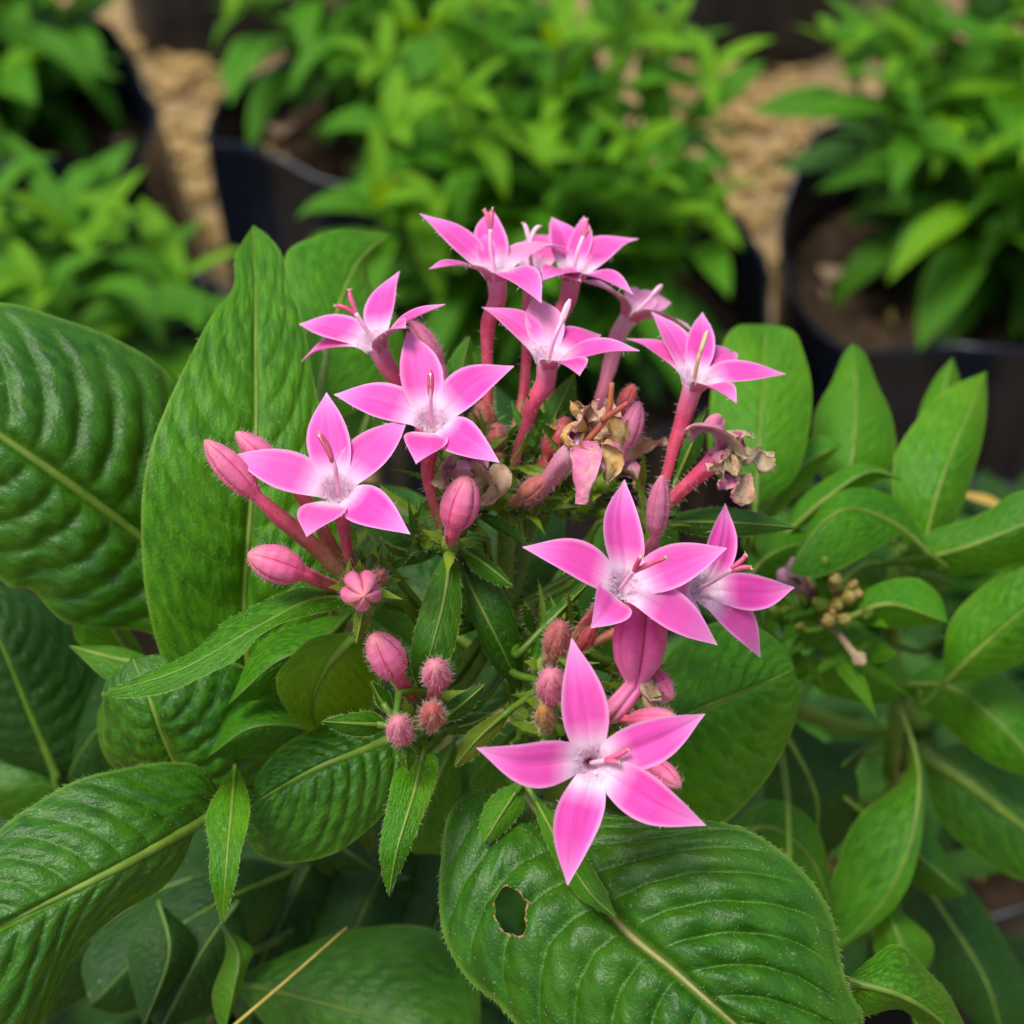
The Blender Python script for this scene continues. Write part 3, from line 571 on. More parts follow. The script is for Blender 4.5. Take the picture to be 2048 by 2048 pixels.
def calyx(part, p, d, n=5, L=.0035, mat='sepal', hair=26):
    """green teeth round the foot of a flower tube"""
    d = nrm(d); a = nrm(np.cross(d, [.31, .2, .9])); b = np.cross(d, a); allv, allf, off, hp, hd = [], [], 0, [], []
    bl = tube(curve([p-d*.0016, p-d*.0004, p+d*.0006], 6), [.0006, .0011, .0013, .0013, .0011, .0009], 10); allv.append(bl[0]); allf += bl[1]; off += len(bl[0])
    for k in range(n):
        an = k*2*math.pi/n+rng.random()*.5; o_ = math.cos(an)*a+math.sin(an)*b; l = L*(.6+.8*rng.random()); sd_ = np.cross(d, o_)
        t = np.linspace(0, 1, 7)[:, None]; c = p+o_*.0010+(d*.75+o_*(.35+.5*rng.random()))*l*t+o_*.5*l*t*t; w_ = .00055*np.array([.8, 1.1, 1.2, 1., .7, .35, .03])[:, None]
        v = np.stack([c-sd_*w_, c+d*0+o_*.0001-o_*.00012, c+sd_*w_], 1).reshape(-1, 3); allv.append(v); allf += grid(7, 3, off); off += len(v)
        hp.append(v[[3, 5, 6, 8, 9, 11]]); hd.append(np.repeat((o_+d*.3)[None], 6, 0)+rng.normal(size=(6, 3))*.5)
    o = build('calyx', np.vstack(allv), allf, mat, part, origin=p)
    pp = np.vstack([p+rng.normal(size=(hair, 3))*.0011]+hp); hairs('calyx_hair', pp, np.vstack([rng.normal(size=(hair, 3))]+hd), .0007, part)
def flower(C, axis, tips, path, styl=None, L=.0122, W=.0024, front='petal', tubem='corolla', tr=(.00085, .0011, .0023), label=None, bend=.85, hair=10, tubehair=70, stylmat='style', stylbase='style_pale', Wm=1):
    """C: (x, y, mm) of the throat; axis seen from the camera (right, up, towards)"""
    ax = nrm(CR*axis[0]+CU*axis[1]-CF*axis[2]); c0 = P(*C); d0 = .2+C[2]/1000; pm = 1024/(HALF*d0)
    pts = [P(*q) for q in path]; tc = curve([c0-ax*.0014, c0-ax*.0042]+pts[1:], 40)[::-1]
    tt = np.linspace(0, 1, 40); Ltot = np.sum(np.linalg.norm(np.diff(tc, axis=0), axis=1)); fl = min(.0095/Ltot, .6); k_ = tr[1]/.0011
    rr = np.interp(tt, [0, .05, 1-fl, 1-fl*.8, 1-fl*.4, 1], np.array([.00056, .00058, .00064, .00078, .00106, .00122])*np.array([k_, k_, k_, k_, 1, 1]))
    tv = tube(tc, rr, 30, 5, .07, cap=False)
    fl_ = build('flower', tv[0], tv[1], tubem, plant, origin=tc[0], uv=tv[2], label=label)
    e = nrm(tc[-1]-tc[-3]); tr_c = np.stack([c0-ax*.0044, c0-ax*.0034, c0-ax*.0025, c0-ax*.0017, c0-ax*.0011]); th = tube(tr_c, [.0003, .00065, .0009, .0011, .00135], 24, 5, .08, cap=False)
    build('throat', th[0], th[1], 'throat', fl_, uv=th[2])
    nh_ = 200; an_ = rng.random(nh_)*6.283; ra_ = rng.uniform(.0009, .0021, nh_); sa_ = nrm(np.cross(ax, CR)); sb_ = np.cross(ax, sa_); pp = c0+(np.cos(an_)*ra_)[:, None]*sa_+(np.sin(an_)*ra_)[:, None]*sb_+ax*((ra_-.0021)*1.1)[:, None]
    hairs('throat_hair', pp, (c0-pp)*300+ax*.55+rng.normal(size=(nh_, 3))*.35, .0006, fl_, 'hair_white', 2.4e-5)
    for tp in tips:
        px, py = tp[:2]; opt = tp[2] if len(tp) > 2 else {}
        dx, dy = (px-C[0])/pm, -(py-C[1])/pm; l = math.hypot(dx, dy)
        sg = -(axis[0]*dx+axis[1]*dy); sg = opt.get('sg', 1 if sg > 0 else -1)
        Lp = opt.get('L', L); dz = sg*math.sqrt(max(Lp*Lp-l*l, 0))*opt.get('bend', bend)
        petal(fl_, c0, ax, P(px, py, C[2]-dz*1000), W*opt.get('w', 1)*Wm, opt.get('m', front), arch=opt.get('arch', .0008), twist=opt.get('tw', 0), hair=hair, crumple=opt.get('cr', 0))
    if styl:
        base = c0-ax*.002; sp = [base]+[P(x, y, C[2]-z) for x, y, z in styl['p']]
        style(fl_, sp, [P(x, y, C[2]-z) for x, y, z in styl['l']] if 'l' in styl else None, mat=stylmat, base=stylbase)
    if tubehair:
        k = rng.integers(0, 34, tubehair); an = rng.integers(0, 30, tubehair); p_ = tv[0][k*30+an]; dd = nrm(p_-tc[k])
        hairs('tube_hair', p_, dd+rng.normal(size=p_.shape)*.2, .0006, fl_, 'hair_pink', 3.5e-5)
    calyx(fl_, tc[0], tc[3]-tc[0]); FEET.append(tc[0]); return fl_
FEET = []
flower((1185,1529,-14), (.05,.05,1), [(953,1496),(1143,1276),(1410,1428),(1412,1651),(1135,1771)], [(1190,1500,-6),(1195,1440,2),(1180,1380,10)],
       dict(p=[(1210,1521,0)], l=[(1256,1500,1),(1238,1526,1)]), L=.0130, W=.0025, label='largest pink flower, facing outward, lowest of the head')
flower((1252,1170,-6), (.33,.35,.87), [(1045,1094),(1249,959),(1454,1096),(1435,1290),(1182,1256,{'bend':.4})], [(1205,1205,3),(1175,1240,7),(1140,1290,11)],
       dict(p=[(1268,1142,3)], l=[(1280,1113,5),(1331,1116,5)]), W=.00245)
flower((670,975,-3), (-.1,.42,.88), [(462,910),(653,785),(816,838),(820,1068),(613,1073)], [(682,1020,2),(688,1060,4),(697,1110,6),(710,1150,8)],
       dict(p=[(672,945,3),(660,905,4),(638,867,5)]), W=.0025, bend=.8)
flower((861,835,1), (-.05,.5,.85), [(668,789),(814,663),(1028,732),(999,925),(832,927)], [(848,895,5),(855,940,7),(865,1000,8),(887,1065,9)],
       dict(p=[(861,810,2),(861,785,3),(861,745,4)]), W=.0025, bend=.8)
flower((744,674,9), (-.38,.78,.5), [(598,648),(602,723),(799,542),(890,608,{'w':.85}),(812,655,{'w':.85,'sg':1,'L':.0105})], [(765,710,10),(795,760,12),(830,830,14),(880,960,14)],
       dict(p=[(730,655,1),(711,626,2)], l=[(699,581,2),(671,612,2)]), W=.0023)
flower((991,532,16), (-.05,.88,.45), [(840,427),(858,537,{'sg':1,'w':.85}),(984,418,{'w':.9}),(949,464,{'w':.6,'L':.008}),(1134,494,{'m':'petal_pale'}),(1083,606,{'sg':1})], [(977,590,18),(976,650,19),(975,740,20),(977,830,21),(985,900,20)],
       dict(p=[(982,500,1),(981,458,2)], l=[(969,420,2),(985,419,2)]), W=.0023, tr=(.0010,.0012,.0027))
flower((1070,535,24), (.1,.85,.5), [(1162,562,{'sg':1}),(1030,500),(1105,470),(1000,520)], [(1062,600,26),(1055,680,27),(1045,800,24),(1020,900,22)],
       dict(p=[(1060,505,1),(1059,480,1)], l=[(1047,446,1),(1079,452,1)]), W=.0024, stylmat='style_pale')
flower((1147,535,21), (.15,.88,.42), [(1277,477),(1266,588,{'sg':1}),(1103,434),(1168,432,{'w':.6}),(1085,560,{'sg':1})], [(1125,590,22),(1113,650,23),(1105,730,24),(1090,850,22)],
       dict(p=[(1155,505,1),(1168,470,1)], l=[(1172,440,1),(1178,462,1)]), W=.0025, tr=(.0010,.0012,.0027))
flower((1098,705,8), (.12,.82,.55), [(964,614),(1070,593,{'m':'petal_pale'}),(1202,670),(1279,701,{'sg':1,'bend':.5}),(1160,750,{'sg':1})], [(1080,750,10),(1066,807,11),(1054,850,12),(1036,900,12),(1018,985,12)],
       dict(p=[(1108,680,2),(1122,645,3),(1138,604,3)]), W=.0024, tr=(.00085,.0011,.0025), stylmat='style_pale')
flower((1394,750,12), (.22,.82,.5), [(1253,677),(1303,623),(1405,624,{'w':.8}),(1466,705,{'w':1.1,'cr':.0002}),(1572,748,{'bend':.5}),(1473,805,{'sg':1})], [(1372,800,14),(1363,850,15),(1348,895,15),(1330,960,15),(1300,1030,14)],
       dict(p=[(1396,720,2),(1404,695,2),(1414,665,2)]), W=.0023, tr=(.00095,.0012,.0026), stylmat='style_green', stylbase='style_green')
flower((1272,614,28), (.5,.78,.3), [(1165,560,{'w':.9}),(1344,606),(1382,657,{'sg':1}),(1280,585,{'L':.008})], [(1242,650,28),(1228,700,28),(1212,760,27),(1180,870,24)],
       dict(p=[(1300,596,0),(1322,572,0)]), W=.0022, front='petal_pale', tubem='corolla_pale', tr=(.0010,.0014,.0029), stylmat='style_pale', label='faded pale pink flower at the back of the head')
flower((1411,1180,3), (.5,.12,.8), [(1451,1007),(1589,1175),(1521,1315),(1330,1110),(1340,1260)], [(1370,1195,8),(1330,1215,11),(1240,1260,13),(1160,1300,14)],
       dict(p=[(1429,1161,2),(1463,1139,3)], l=[(1492,1111,3),(1501,1136,3)]), W=.0022, L=.0115)

# ------------------------------------------------------------------ buds
def bud(tip, base, wpx, stalk=None, mat='bud_pink', hair=90, hl=.0007, sharp=.6, name='flower_bud', label=None, cal=True, hmat='hair_pink', ridge=.16, sr=.00085):
    """swollen five-ridged bud from base to tip (x, y, mm), wpx wide, on an optional stalk"""
    a, b = P(*base), P(*tip); d = .2+(base[2]+tip[2])/2000; W = wpx/2*HALF*d/1024; nb = 26
    t = np.linspace(0, 1, nb); prof = np.interp(t, [0, .08, .2, .4, .6, .8, .92, .97, 1], [.42, .62, .86, 1, .97, .76-.1*sharp, .5-.18*sharp, .3-.12*sharp, .06])
    c = a+(b-a)*t[:, None]; r = W*prof; parts_c, parts_r = [c], [r]
    u0 = .5
    if stalk:
        sp = curve([P(*q) for q in stalk][::-1]+[a-(b-a)*.06], 22); sr_ = np.interp(np.linspace(0, 1, 22), [0, .75, 1], [sr*.9, sr, W*.40])
        parts_c = [sp, c]; parts_r = [sr_, r]
    cc = np.vstack(parts_c); rr = np.concatenate(parts_r)
    v, f, uv = tube(cc, rr, 40, 5, ridge)
    if stalk: uv[:, 0] = np.repeat(np.concatenate([np.linspace(0, .5, 22), np.linspace(.5, 1, nb)]), 40)
    else: uv[:, 0] = np.repeat(np.linspace(.42, 1, nb), 40)
    o = build(name, v, f, mat, plant, origin=cc[0], uv=uv, label=label)
    if hair:
        hair = int(hair*2.2); lo = 0; k = rng.integers(lo, len(cc)-1, hair); k = np.where(rng.random(hair) < .75, rng.integers(len(cc)-nb, len(cc)-1, hair), k); j = rng.integers(0, 40, hair); p_ = v[k*40+j]
        hairs('bud_hair', p_, nrm(p_-cc[k])+nrm(b-a)*.25+rng.normal(size=p_.shape)*.2, hl*.8, o, hmat, 1.7e-5)
    if cal: calyx(o, cc[0], cc[2]-cc[0], 4, .0028, hair=14)
    FEET.append(cc[0]); return o
bud((409,880,-3),(512,990,-1),62,[(560,1035,1),(620,1085,4),(695,1158,8)], sr=.0010, hair=150, label='long pointed pink bud beside an open flower')
bud((471,864,2),(560,940,3),52,[(610,1000,5),(700,1158,9)], hair=90, mat='bud_pink')
bud((495,1108,-3),(606,1146,-1),78,[(640,1162,2),(690,1182,6)], hair=130, sharp=.3)
bud((728,1192,-10),(716,1170,0),84,None, hair=60, sharp=.2, ridge=.42, mat='bud_pink', label='bud just splitting into five pink lobes, seen end on')
bud((764,1146,-1),(750,1165,4),36,None,'bud_tan', hair=70)
bud((748,1268,-4),(795,1352,0),76,[(812,1378,3),(828,1400,6)], hair=170, sharp=.1)
bud((870,1328,-5),(876,1368,1),60,[(860,1400,6)], hair=170, sharp=0)
bud((797,1440,-9),(803,1480,-3),55,[(820,1450,5)], hair=180, sharp=0)
bud((866,1414,-6),(862,1450,0),54,[(848,1430,6)], 'bud_tan', hair=170, sharp=0)
bud((1124,1246,-2),(1106,1306,3),58,[(1092,1330,8)], 'bud_tan', hair=140, sharp=.3)
bud((1104,1346,-5),(1104,1396,1),64,[(1096,1410,8)], hair=180, sharp=0)
bud((1088,1414,-1),(1092,1452,4),42,[(1094,1460,8)], 'bud_green', hair=110, sharp=0)
bud((936,952,-1),(906,1058,1),80,[(902,1085,6)], 'bud_pink', hair=130, sharp=.1, label='plump striped pink bud in the middle of the head')
bud((1324,950,0),(1310,1072,3),48,[(1290,1120,8)], 'bud_mauve', hair=110)
bud((1137,834,12),(1094,914,13),54,[(1075,970,14)], 'bud_red', hair=90, sharp=.4)
bud((1279,802,12),(1248,900,13),48,[(1215,960,14)], 'bud_mauve', hair=110)
bud((1268,768,18),(1240,830,18),36,[(1215,880,18)], 'bud_red', hair=50)
bud((965,800,18),(970,864,19),46,[(978,900,18)], 'bud_tan', hair=110, sharp=.2)
bud((992,846,14),(998,900,15),44,[(1000,930,15)], 'bud_tan', hair=110, sharp=.2)
bud((1095,956,6),(1040,996,9),44,[(1020,1010,12)], 'bud_tan', hair=130, sharp=.3)
bud((820,640,16),(880,730,17),46,[(890,800,18),(905,900,18)], 'bud_mauve', hair=140)
bud((1362,1575,-2),(1290,1520,2),50,[(1240,1480,8)], hair=120, sharp=.4)
bud((1345,1400,4),(1300,1340,6),46,[(1260,1330,10)], hair=110, sharp=.4)
bud((1350,1432,-2),(1262,1438,2),44,[(1220,1420,9)], hair=120, sharp=.5)
bud((1292,1180,2),(1272,1362,3),112,[(1242,1408,3),(1222,1425,6),(1190,1425,12)], 'bud_magenta', hair=60, hl=.0005, sharp=.0, sr=.0014, ridge=.32, label='half-open magenta flower with striped folded petals')
bud((1190,1250,5),(1160,1300,8),34,[(1130,1330,11)], 'bud_red', hair=50)

# ------------------------------------------------------------------ withered flowers
def withered(C, axis, tips, path, mats, styl=None, label=None, W=.0014, r=(.0007, .0009, .0014), tm='corolla_pale'):
    ax = nrm(CR*axis[0]+CU*axis[1]-CF*axis[2]); c0 = P(*C); tc = curve([c0]+[P(*q) for q in path], 26)[::-1]
    rr = np.interp(np.linspace(0, 1, 26), [0, .6, 1], r); tv = tube(tc, rr, 20, 5, .15)
    fl = build('withered_flower', tv[0], tv[1], tm, plant, origin=tc[0], uv=tv[2], label=label)
    for i, (x, y, z) in enumerate(tips): petal(fl, c0, ax, P(x, y, C[2]-z), W*(.8+.5*rng.random()), mats[i % len(mats)], mats[(i+1) % len(mats)], crumple=.0008, arch=.001, nu=34, nv=9, r0=.0005, h0=.0004, roll=1.1, name='shrivelled_petal', hair=8)
    if styl:
        for q in styl:
            t = tube(curve([P(x, y, C[2]-z) for x, y, z in q], 10), np.linspace(.0004, .0003, 10), 8); build('style', t[0], t[1], 'style_brown', fl)
    k = rng.integers(0, 25, 90); j = rng.integers(0, 20, 90); p_ = tv[0][k*20+j]; hairs('tube_hair', p_, p_-tc[k], .0006, fl, 'hair_pink', 3.5e-5)
    calyx(fl, tc[0], tc[3]-tc[0]); FEET.append(tc[0])
withered((1172,888,0), (.1,.5,.85), [(1162,1008,3),(1160,800,-1),(1236,800,-2),(1232,905,1),(1262,850,0),(1185,790,1),(1140,850,2),(1215,960,2)], [(1130,920,3),(1095,965,7),(1050,1010,12)], ['dry_pink','dry_orange','dry_tan'],
         [[(1172,885,1),(1215,830,3),(1224,765,4)],[(1205,840,3),(1235,820,5),(1256,806,6)]], 'withered flower with browned curling petals in the head', r=(.0009,.0012,.0016))
withered((1445,905,8), (.8,.1,.5), [(1383,876,1),(1546,914,0),(1500,1005,2),(1430,970,3),(1470,940,4),(1415,930,4),(1490,880,1)], [(1415,935,9),(1380,965,10),(1300,1040,12)], ['dry_pink','dry_pale','dry_tan'], None, 'shrivelled flower with papery petals drooping from a red tube', tm='corolla')
withered((935,935,6), (.3,.7,.5), [(955,890,0),(985,1010,2),(880,975,2)], [(925,980,8),(915,1050,9)], ['dry_pink','dry_tan','dry_pale'], None, 'small shrivelled flower behind the striped bud', W=.0016)
withered((1215,925,16), (.6,.4,.4), [(1335,885,0),(1260,960,1)], [(1190,950,17),(1130,1010,17)], ['dry_tan','dry_pink'], None, 'limp tan flower behind the withered one', W=.0014)
withered((1325,1385,4), (.3,-.5,.6), [(1318,1412,2),(1300,1395,2)], [(1290,1370,8),(1240,1340,12)], ['dry_pale','dry_tan'], None, 'papery grey remnant under the magenta bloom', W=.0012)

# ------------------------------------------------------------------ flower-stalk branches, and tooth-like bractlets crowding the middle
nodes = {'left': P(715, 1175, 10), 'low': P(835, 1412, 9), 'mid': P(895, 1085, 12), 'top': P(1010, 1010, 15), 'right': P(1150, 1300, 15), 'back': P(1075, 960, 20)}
for k, q in nodes.items():
    c = curve([N0, (N0+q)/2+np.array([0, 0, -.002]), q], 16); t = tube(c, np.linspace(.0012, .0009, 16), 12); o = build('branch', t[0], t[1], 'stem_pale', plant, uv=t[2])
    k_ = rng.integers(0, 15, 170); dd = rng.normal(size=(170, 3)); tt = nrm(c[k_+1]-c[k_]); dd = nrm(dd-tt*np.sum(dd*tt, 1)[:, None]); hairs('stem_hair', c[k_]+(c[k_+1]-c[k_])*rng.random((170, 1))+dd*.0012, dd, .0007, o)
nl = list(nodes.values())
for ft in FEET:
    q = min(nl, key=lambda a: np.linalg.norm(a-ft)); L = np.linalg.norm(q-ft)
    if L > .0008:
        c = curve([q, (q+ft)/2+np.array([0, 0, -.1*L]), ft], 10); t = tube(c, np.linspace(.0008, .0007, 10), 8); o = build('pedicel', t[0], t[1], 'stem_pale', plant, uv=t[2])
        nh = int(20+L*5000); k_ = rng.integers(0, 9, nh); dd = nrm(rng.normal(size=(nh, 3))); hairs('stem_hair', c[k_]+dd*.0006, dd, .0006, o)
def bractlet(p, d, L, wid, mat):
    d = nrm(d); sd_ = nrm(np.cross(d, rng.normal(size=3))); n_ = np.cross(sd_, d); t = np.linspace(0, 1, 10)[:, None]
    c = p+d*L*t+n_*(-.3*L*t*t); w_ = wid*np.array([.5, .8, 1, 1, .92, .78, .6, .4, .2, .02])[:, None]
    v = np.stack([c-sd_*w_+n_*w_*.3, c-sd_*w_*.5+n_*w_*.08, c, c+sd_*w_*.5+n_*w_*.08, c+sd_*w_+n_*w_*.3], 1).reshape(-1, 3)
    uv = np.stack(np.broadcast_arrays(t, np.linspace(0, 1, 5)[None]), -1).reshape(-1, 2)
    o = build('bractlet', v, grid(10, 5), mat, plant, origin=p, uv=uv)
    k = rng.integers(1, 9, 26); e = rng.integers(0, 2, 26)*4; hairs('bract_hair', v[k*5+e], sd_*np.where(e == 0, -1, 1)[:, None]+n_*.5+rng.normal(size=(26, 3))*.3, .0006, o, 'hair_leaf', 2.8e-5)
upv = CU*.7-CF*.5
for (x0, x1, y0, y1, z0, z1, cnt) in ((930, 1180, 880, 1060, 9, 19, 95), (800, 960, 1000, 1120, 7, 16, 30), (1050, 1160, 1240, 1470, 10, 16, 26), (690, 800, 1090, 1180, 8, 14, 16), (770, 900, 1370, 1480, 6, 13, 16), (860, 980, 840, 960, 18, 24, 14), (1150, 1320, 980, 1060, 14, 20, 10)):
    for k in range(cnt):
        p = P(rng.uniform(x0, x1), rng.uniform(y0, y1), rng.uniform(z0, z1)); bractlet(p, upv+rng.normal(size=3)*.75, rng.uniform(.003, .007), rng.uniform(.0005, .0010), random.choice(['sepal', 'bract', 'bract_yellow', 'sepal']))

# ------------------------------------------------------------------ neighbouring plant on the right, no open flowers
nb = ROOTS['neighbour']
plant2 = empty('pentas_plant', nb, 'neighbouring leafy plant with only a small dry seed head', 'plant'); WL[plant2.name] = nb
J1, J2, J3 = P(1500, 1150, 62), P(1800, 1090, 66), P(1800, 1370, 76)
ST2 = []
for q, r0 in ((J1, .0018), (J2, .0018), (J3, .0018)):
    c = curve([q, q+np.array([.004, .006, -.03]), (q+nb)/2+np.array([0, 0, -.02]), nb], 26); ST2.append(c); t = tube(c, np.linspace(r0*.8, r0*1.3, 26), 10); build('stem', t[0], t[1], 'stem', plant2, uv=t[2])
STEMS = ST2
R_ = dict(nu=50, nv=14, rib=.0005)
def rl(mid, left, right, dl=4, dr=4, mat='leaf_fresh', **k):
    kk = dict(R_); kk.update(k); leaf(plant2, mid, [mid[0][:2]]+left+[mid[-1][:2]], [mid[0][:2]]+right+[mid[-1][:2]], dl, dr, mat, **kk)
rl([(1425,960,50),(1435,830,52),(1440,720,58),(1445,612,66)], [(1345,880),(1340,760),(1360,660),(1390,615)], [(1500,900),(1528,800),(1530,720),(1512,650),(1492,622)], mat='leaf_fresh')
rl([(1590,960,66),(1610,850,68),(1615,740,74),(1608,648,80)], [(1540,880),(1535,790),(1570,720),(1590,670)], [(1680,880),(1685,800),(1650,710),(1630,665)], relief=.02)
rl([(1740,900,80),(1770,780,84),(1798,674,90)], [(1730,800),(1760,720)], [(1800,820),(1812,730)])
rl([(1735,1070,62),(1770,930,60),(1810,820,64),(1862,700,74)], [(1690,980),(1685,880),(1710,820),(1780,740)], [(1790,1010),(1835,900),(1860,790)])
rl([(1760,1050,54),(1680,985,50),(1600,960,46),(1540,1000,44),(1488,1080,42)], [(1700,950),(1630,922),(1570,935),(1520,1000)], [(1710,1010),(1660,1030),(1600,1065),(1540,1090)], 5, 0, relief=.03)
rl([(1480,1010,56),(1560,940,54),(1640,890,54),(1705,905,54)], [(1500,950),(1600,880),(1660,882)], [(1520,990),(1600,935),(1660,905)], relief=.03)
rl([(1420,1000,60),(1500,890,60),(1590,836,62)], [(1430,920),(1530,825)], [(1480,960),(1560,870)], relief=.03)
rl([(1600,1165,46),(1680,1140,44),(1790,1175,44)], [(1640,1110),(1720,1090),(1770,1120)], [(1680,1185),(1740,1180)], relief=.03)
rl([(1690,1060,60),(1800,1040,54),(1932,990,50),(2060,930,50)], [(1740,1010),(1850,970),(1932,925)], [(1800,1085),(1900,1070),(1990,1030)], mat='leaf_mid')
rl([(1780,1290,60),(1860,1215,56),(1960,1130,52),(2070,1060,50)], [(1790,1180),(1850,1110),(1930,1060),(2000,1040)], [(1850,1280),(1940,1240),(2050,1150)], mat='leaf_fresh', Nv=8, relief=.08)
rl([(1690,1290,70),(1800,1300,70),(1900,1380,66),(1990,1480,66)], [(1800,1240),(1900,1280),(1980,1380)], [(1770,1360),(1870,1440)], mat='leaf_mid')
rl([(1500,1260,58),(1600,1240,60),(1720,1300,66)], [(1590,1180),(1680,1220)], [(1560,1310),(1660,1330)], mat='leaf_mid')
rl([(1690,1310,70),(1722,1400,66),(1735,1480,62),(1715,1600,58),(1660,1710,58),(1560,1810,62)], [(1718,1400),(1705,1470),(1620,1540),(1575,1640),(1545,1740)], [(1728,1400),(1742,1480),(1735,1600),(1690,1710)], 6, 0, 'leaf_fresh', Nv=8)
rl([(1740,1420,84),(1830,1480,80),(1932,1560,78),(2050,1640,78)], [(1850,1400),(1960,1450),(2040,1540)], [(1770,1540),(1850,1620),(1950,1670),(2040,1680)], mat='leaf_deep', rib=.0014)
rl([(1350,1600,50),(1450,1560,48),(1530,1620,48),(1575,1730,52)], [(1440,1510),(1540,1560)], [(1400,1640),(1500,1700)], mat='leaf_mid', relief=.03)
rl([(1640,1540,72),(1740,1620,70),(1825,1692,72)], [(1740,1560),(1800,1640)], [(1660,1620),(1760,1690)], mat='leaf_deep', relief=.03)
rl([(1596,1850,4),(1700,1878,2),(1780,1930,6),(1830,2000,10)], [(1648,1805),(1689,1781),(1733,1811),(1784,1870),(1825,1945)], [(1620,1915),(1700,1905),(1760,1960)], 8, 4, 'leaf_mid', hair=60)
rl([(1700,1600,90),(1780,1720,86),(1860,1850,84),(1900,1990,86)], [(1800,1640),(1900,1780),(1950,1900)], [(1700,1720),(1780,1860)], mat='leaf_shade')
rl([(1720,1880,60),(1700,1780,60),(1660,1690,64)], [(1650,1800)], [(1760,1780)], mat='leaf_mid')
rl([(1480,1420,74),(1560,1460,72),(1640,1400,74)], [(1560,1400)], [(1570,1520)], mat='leaf_shade')
rl([(1450,1330,70),(1540,1500,70),(1530,1640,74)], [(1440,1450),(1450,1570)], [(1610,1450),(1600,1570)], mat='leaf_shade')
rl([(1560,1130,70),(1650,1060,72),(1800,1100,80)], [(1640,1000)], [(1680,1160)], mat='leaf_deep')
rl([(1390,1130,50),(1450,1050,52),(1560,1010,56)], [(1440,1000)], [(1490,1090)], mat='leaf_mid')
rl([(1800,1230,80),(1870,1350,84),(1990,1300,86)], [(1880,1270)], [(1900,1420)], mat='leaf_shade')
petioles(plant2, ST2)
sh = P(1630, 1240, 52)
for x, y, mm, r_, mt in ((1602,1150,46,22,'seed_mauve'),(1575,1160,48,15,'seed_mauve'),(1665,1165,46,13,'seed_brown'),(1690,1200,46,15,'seed_brown'),(1640,1215,46,16,'bract_yellow'),(1720,1228,46,15,'bract_yellow'),(1652,1240,46,15,'seed_brown'),(1610,1205,48,11,'bract_yellow'),(1700,1175,48,10,'seed_brown'),(1710,1310,46,14,'pale_husk'))+tuple((1640+random.gauss(0, 42), 1212+random.gauss(0, 30), random.uniform(44, 54), random.uniform(7, 13), random.choice(['seed_brown', 'bract_yellow', 'seed_brown', 'sepal', 'bud_tan'])) for _ in range(22)):
    c = P(x, y, mm); r0 = r_*HALF*.25/1024; nb_ = 10; t = np.linspace(0, 1, nb_); ax_ = nrm(c-sh)
    pts = np.vstack([curve([sh, (sh+c)/2+CU*.001, c], 8), c+ax_*(r0*2.2*t)[1:, None]]); rr = np.concatenate([np.full(7, .0005), [.0006], r0*np.sin(np.pi*np.clip(t[1:]*.95+.05, 0, 1))**.6*(1+.15*rng.normal(size=nb_-1))])
    tv = tube(pts, rr, 14, 5, .3); build('seed_capsule', tv[0], tv[1], mt, plant2, uv=tv[2])
for k in range(26):
    p = P(rng.uniform(1500, 1760), rng.uniform(1200, 1370), rng.uniform(48, 60)); d = nrm(upv+rng.normal(size=3)*.8); L = rng.uniform(.006, .014); s_ = nrm(np.cross(d, rng.normal(size=3))); t = np.linspace(0, 1, 8)[:, None]
    c = p+d*L*t+np.array([0, 0, -1])*.4*L*t*t; w_ = .0014*np.array([.4, .8, 1, 1, .85, .6, .3, .02])[:, None]; v = np.stack([c-s_*w_, c, c+s_*w_], 1).reshape(-1, 3)
    build('bract', v, grid(8, 3), random.choice(['leaf_mid', 'bract', 'leaf_fresh']), plant2, origin=p, uv=np.stack(np.broadcast_arrays(t, np.array([[0, .5, 1]])), -1).reshape(-1, 2))
c = curve([P(1918, 985, 120), P(1980, 1002, 118), P(2020, 1025, 118)], 14); t_, s_, b_ = frames(c); w_ = .0022*np.sin(np.linspace(.25, 2.9, 14))[:, None]
o = build('fallen_leaf', np.stack([c-s_*w_, c+b_*.0006, c+s_*w_], 1).reshape(-1, 3), grid(14, 3), 'dead_leaf', uv=np.stack(np.broadcast_arrays(np.linspace(0, 1, 14)[:, None], np.array([[0, .5, 1]])), -1).reshape(-1, 2)); o['label'] = 'narrow yellowed leaf caught against the dark grow bag'; o['category'] = 'leaf'

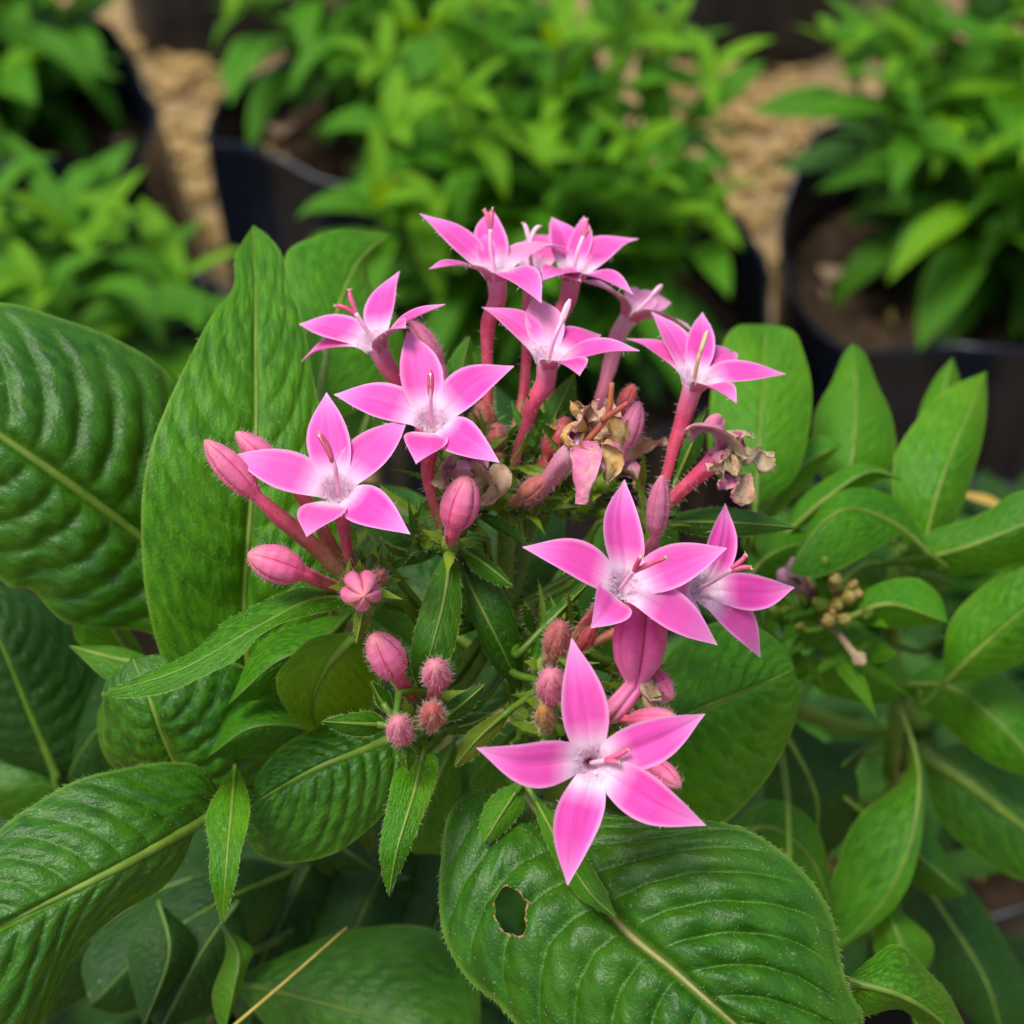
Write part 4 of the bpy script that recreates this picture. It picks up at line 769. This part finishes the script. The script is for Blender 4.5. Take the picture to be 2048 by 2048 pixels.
# ------------------------------------------------------------------ young plants in the other bags
LM = {}
def leaf_proto(kind, mat):
    if (kind, mat) in LM: return LM[(kind, mat)]
    rg = np.random.default_rng(kind*31+5); nu, nv = 22, 5; u = np.linspace(0, 1, nu)
    curl = [.45, .85, 1.25, .25, .65, 1.05][kind]; W = [.165, .14, .155, .13, .18, .125][kind]; th = .25-curl*1.5*u**1.2; dx = np.cos(th); dz = np.sin(th)
    x = np.concatenate([[0], np.cumsum((dx[1:]+dx[:-1])/2/(nu-1))]); z = np.concatenate([[0], np.cumsum((dz[1:]+dz[:-1])/2/(nu-1))])
    y = .05*np.sin(u*2.5+rg.random()*6)*u
    M = np.stack([x, y, z], 1); wd = W*np.clip(np.sin(np.pi*np.clip(u, 0, 1)**.85), 0, 1)**.9*np.interp(u, [0, .12, 1], [.12, .8, 1]); wd[-1] = .002
    fold = .35; L = M+np.stack([0*u, wd, wd*fold], 1); R = M+np.stack([0*u, -wd, wd*fold], 1)
    s = np.linspace(-1, 1, 2*nv+1); a = np.abs(s)[None]; E = np.where((s < 0)[None, :, None], L[:, None], R[:, None]); p = M[:, None]+(E-M[:, None])*a[..., None]
    q = 12*(u[:, None]-VK1*a-VK2*a*a); f = q-np.floor(q); p[..., 2] += wd[:, None]*(.06*np.sin(np.pi*f)*(1-a**6)+.12*a*a*np.sin(u[:, None]*9+kind))
    uv = np.stack(np.broadcast_arrays(u[:, None], (s*.5+.5)[None]), -1)
    me = bpy.data.meshes.new('leaf'); me.from_pydata(p.reshape(-1, 3).tolist(), [], grid(nu, 2*nv+1)); l = me.uv_layers.new(name='UVMap'); idx = np.empty(len(me.loops), int); me.loops.foreach_get('vertex_index', idx); l.data.foreach_set('uv', uv.reshape(-1, 2).astype(np.float32)[idx].ravel())
    me.polygons.foreach_set('use_smooth', [True]*len(me.polygons)); me.materials.append(MAT[mat]); LM[(kind, mat)] = me; return me
def put_leaf(parent, pw, base, d, up, L, kind, mat):
    d = nrm(d); up = nrm(up-d*(up@d)); y = np.cross(up, d)
    o = bpy.data.objects.new('leaf', leaf_proto(kind, mat)); COL.objects.link(o); o.parent = parent
    m4 = Matrix(((d[0]*L, y[0]*L, up[0]*L, base[0]-pw[0]), (d[1]*L, y[1]*L, up[1]*L, base[1]-pw[1]), (d[2]*L, y[2]*L, up[2]*L, base[2]-pw[2]), (0, 0, 0, 1)))
    o.matrix_local = m4
Z = np.array([0, 0, 1.])
def shoots_on(e, r0, shoots, h, spread, Lf, bright, seed, lo=.85, nodes_=8, mats=('leaf_bright', 'leaf_fresh', 'leaf_mid', 'leaf_deep')):
    rg = np.random.default_rng(seed)
    for k in range(shoots):
        an = k*2.4+rg.random(); rr = spread*math.sqrt((k+.4)/shoots); hh = h*(1-.35*(rr/spread)**2)*(lo+2*(1-lo)*rg.random())
        top = r0+np.array([rr*math.cos(an), rr*math.sin(an), hh]); c = curve([r0+np.array([.008*math.cos(an), .008*math.sin(an), -.004]), r0+np.array([rr*.6*math.cos(an), rr*.6*math.sin(an), hh*.5]), top], 16)
        t = tube(c, np.linspace(.0016, .0008, 16), 8); build('stem', t[0], t[1], 'stem', e, uv=t[2])
        a0 = rg.random()*6.28
        for j in range(nodes_):
            fr = .22+.78*j/(nodes_-1); i = min(15, int(fr*15)); b = c[i]; tip = j/(nodes_-1)
            L = rg.uniform(*Lf)*(1-.5*max(0, tip-.7)/.3)*(.75+.25*min(1, j/2)); nl_ = 2 if j < nodes_-1 else 4
            for q in range(nl_):
                ph = a0+j*1.571+q*2*math.pi/nl_+rg.normal()*.25; el = -.25+.9*tip+rg.normal()*.2
                d = np.array([math.cos(ph)*math.cos(el), math.sin(ph)*math.cos(el), math.sin(el)])
                x = tip+rg.normal()*.18+bright-.5; mt = mats[0] if x > .9 else mats[1] if x > .5 else mats[2] if x > .15 else mats[3]
                put_leaf(e, r0, b, d, Z+rg.normal(size=3)*.18, L, int(rg.integers(0, 6)), mt)
def seedling(key, label, shoots, h, spread, Lf=(.03, .05), bright=.5, seed=0, off=(0, 0)):
    r0 = ROOTS[key]+np.array([off[0], off[1], 0]); e = empty('seedling', r0, label, 'plant', 'young leafy plants in grow bags'); WL[e.name] = r0
    shoots_on(e, r0, shoots, h, spread, Lf, bright, seed); return e
seedling('centre', 'bushy green plant directly behind the pink flowers', 19, .145, .07, (.043, .064), .52, 3, (-.012, 0))
seedling('back', 'bushy light green plant in the bag with the crumpled rim', 18, .15, .085, (.042, .062), .60, 5, (.008, .012))
seedling('right', 'dense bright green plant in the bag with the smooth curled rim', 24, .155, .08, (.042, .062), .50, 7, (.006, .006))
seedling('left', 'leafy plant in the bag with the bulging slanted side', 8, .085, .05, (.05, .066), .42, 9, (-.0, .03))
seedling('leftfront', 'low seedling with broad pointed leaves behind the big ribbed leaf', 7, .085, .05, (.055, .074), .42, 11, (.005, .01))
seedling('far', 'small far plant in the bag at the back', 5, .06, .05, (.03, .045), .5, 13)
seedling('farright', 'far green plant between the two bushy ones', 9, .12, .06, (.04, .06), .6, 15)
DK = ('leaf_deep', 'leaf_shade', 'leaf_shade', 'leaf_shade')  # low shoots: shade under the plant put into the leaf colour
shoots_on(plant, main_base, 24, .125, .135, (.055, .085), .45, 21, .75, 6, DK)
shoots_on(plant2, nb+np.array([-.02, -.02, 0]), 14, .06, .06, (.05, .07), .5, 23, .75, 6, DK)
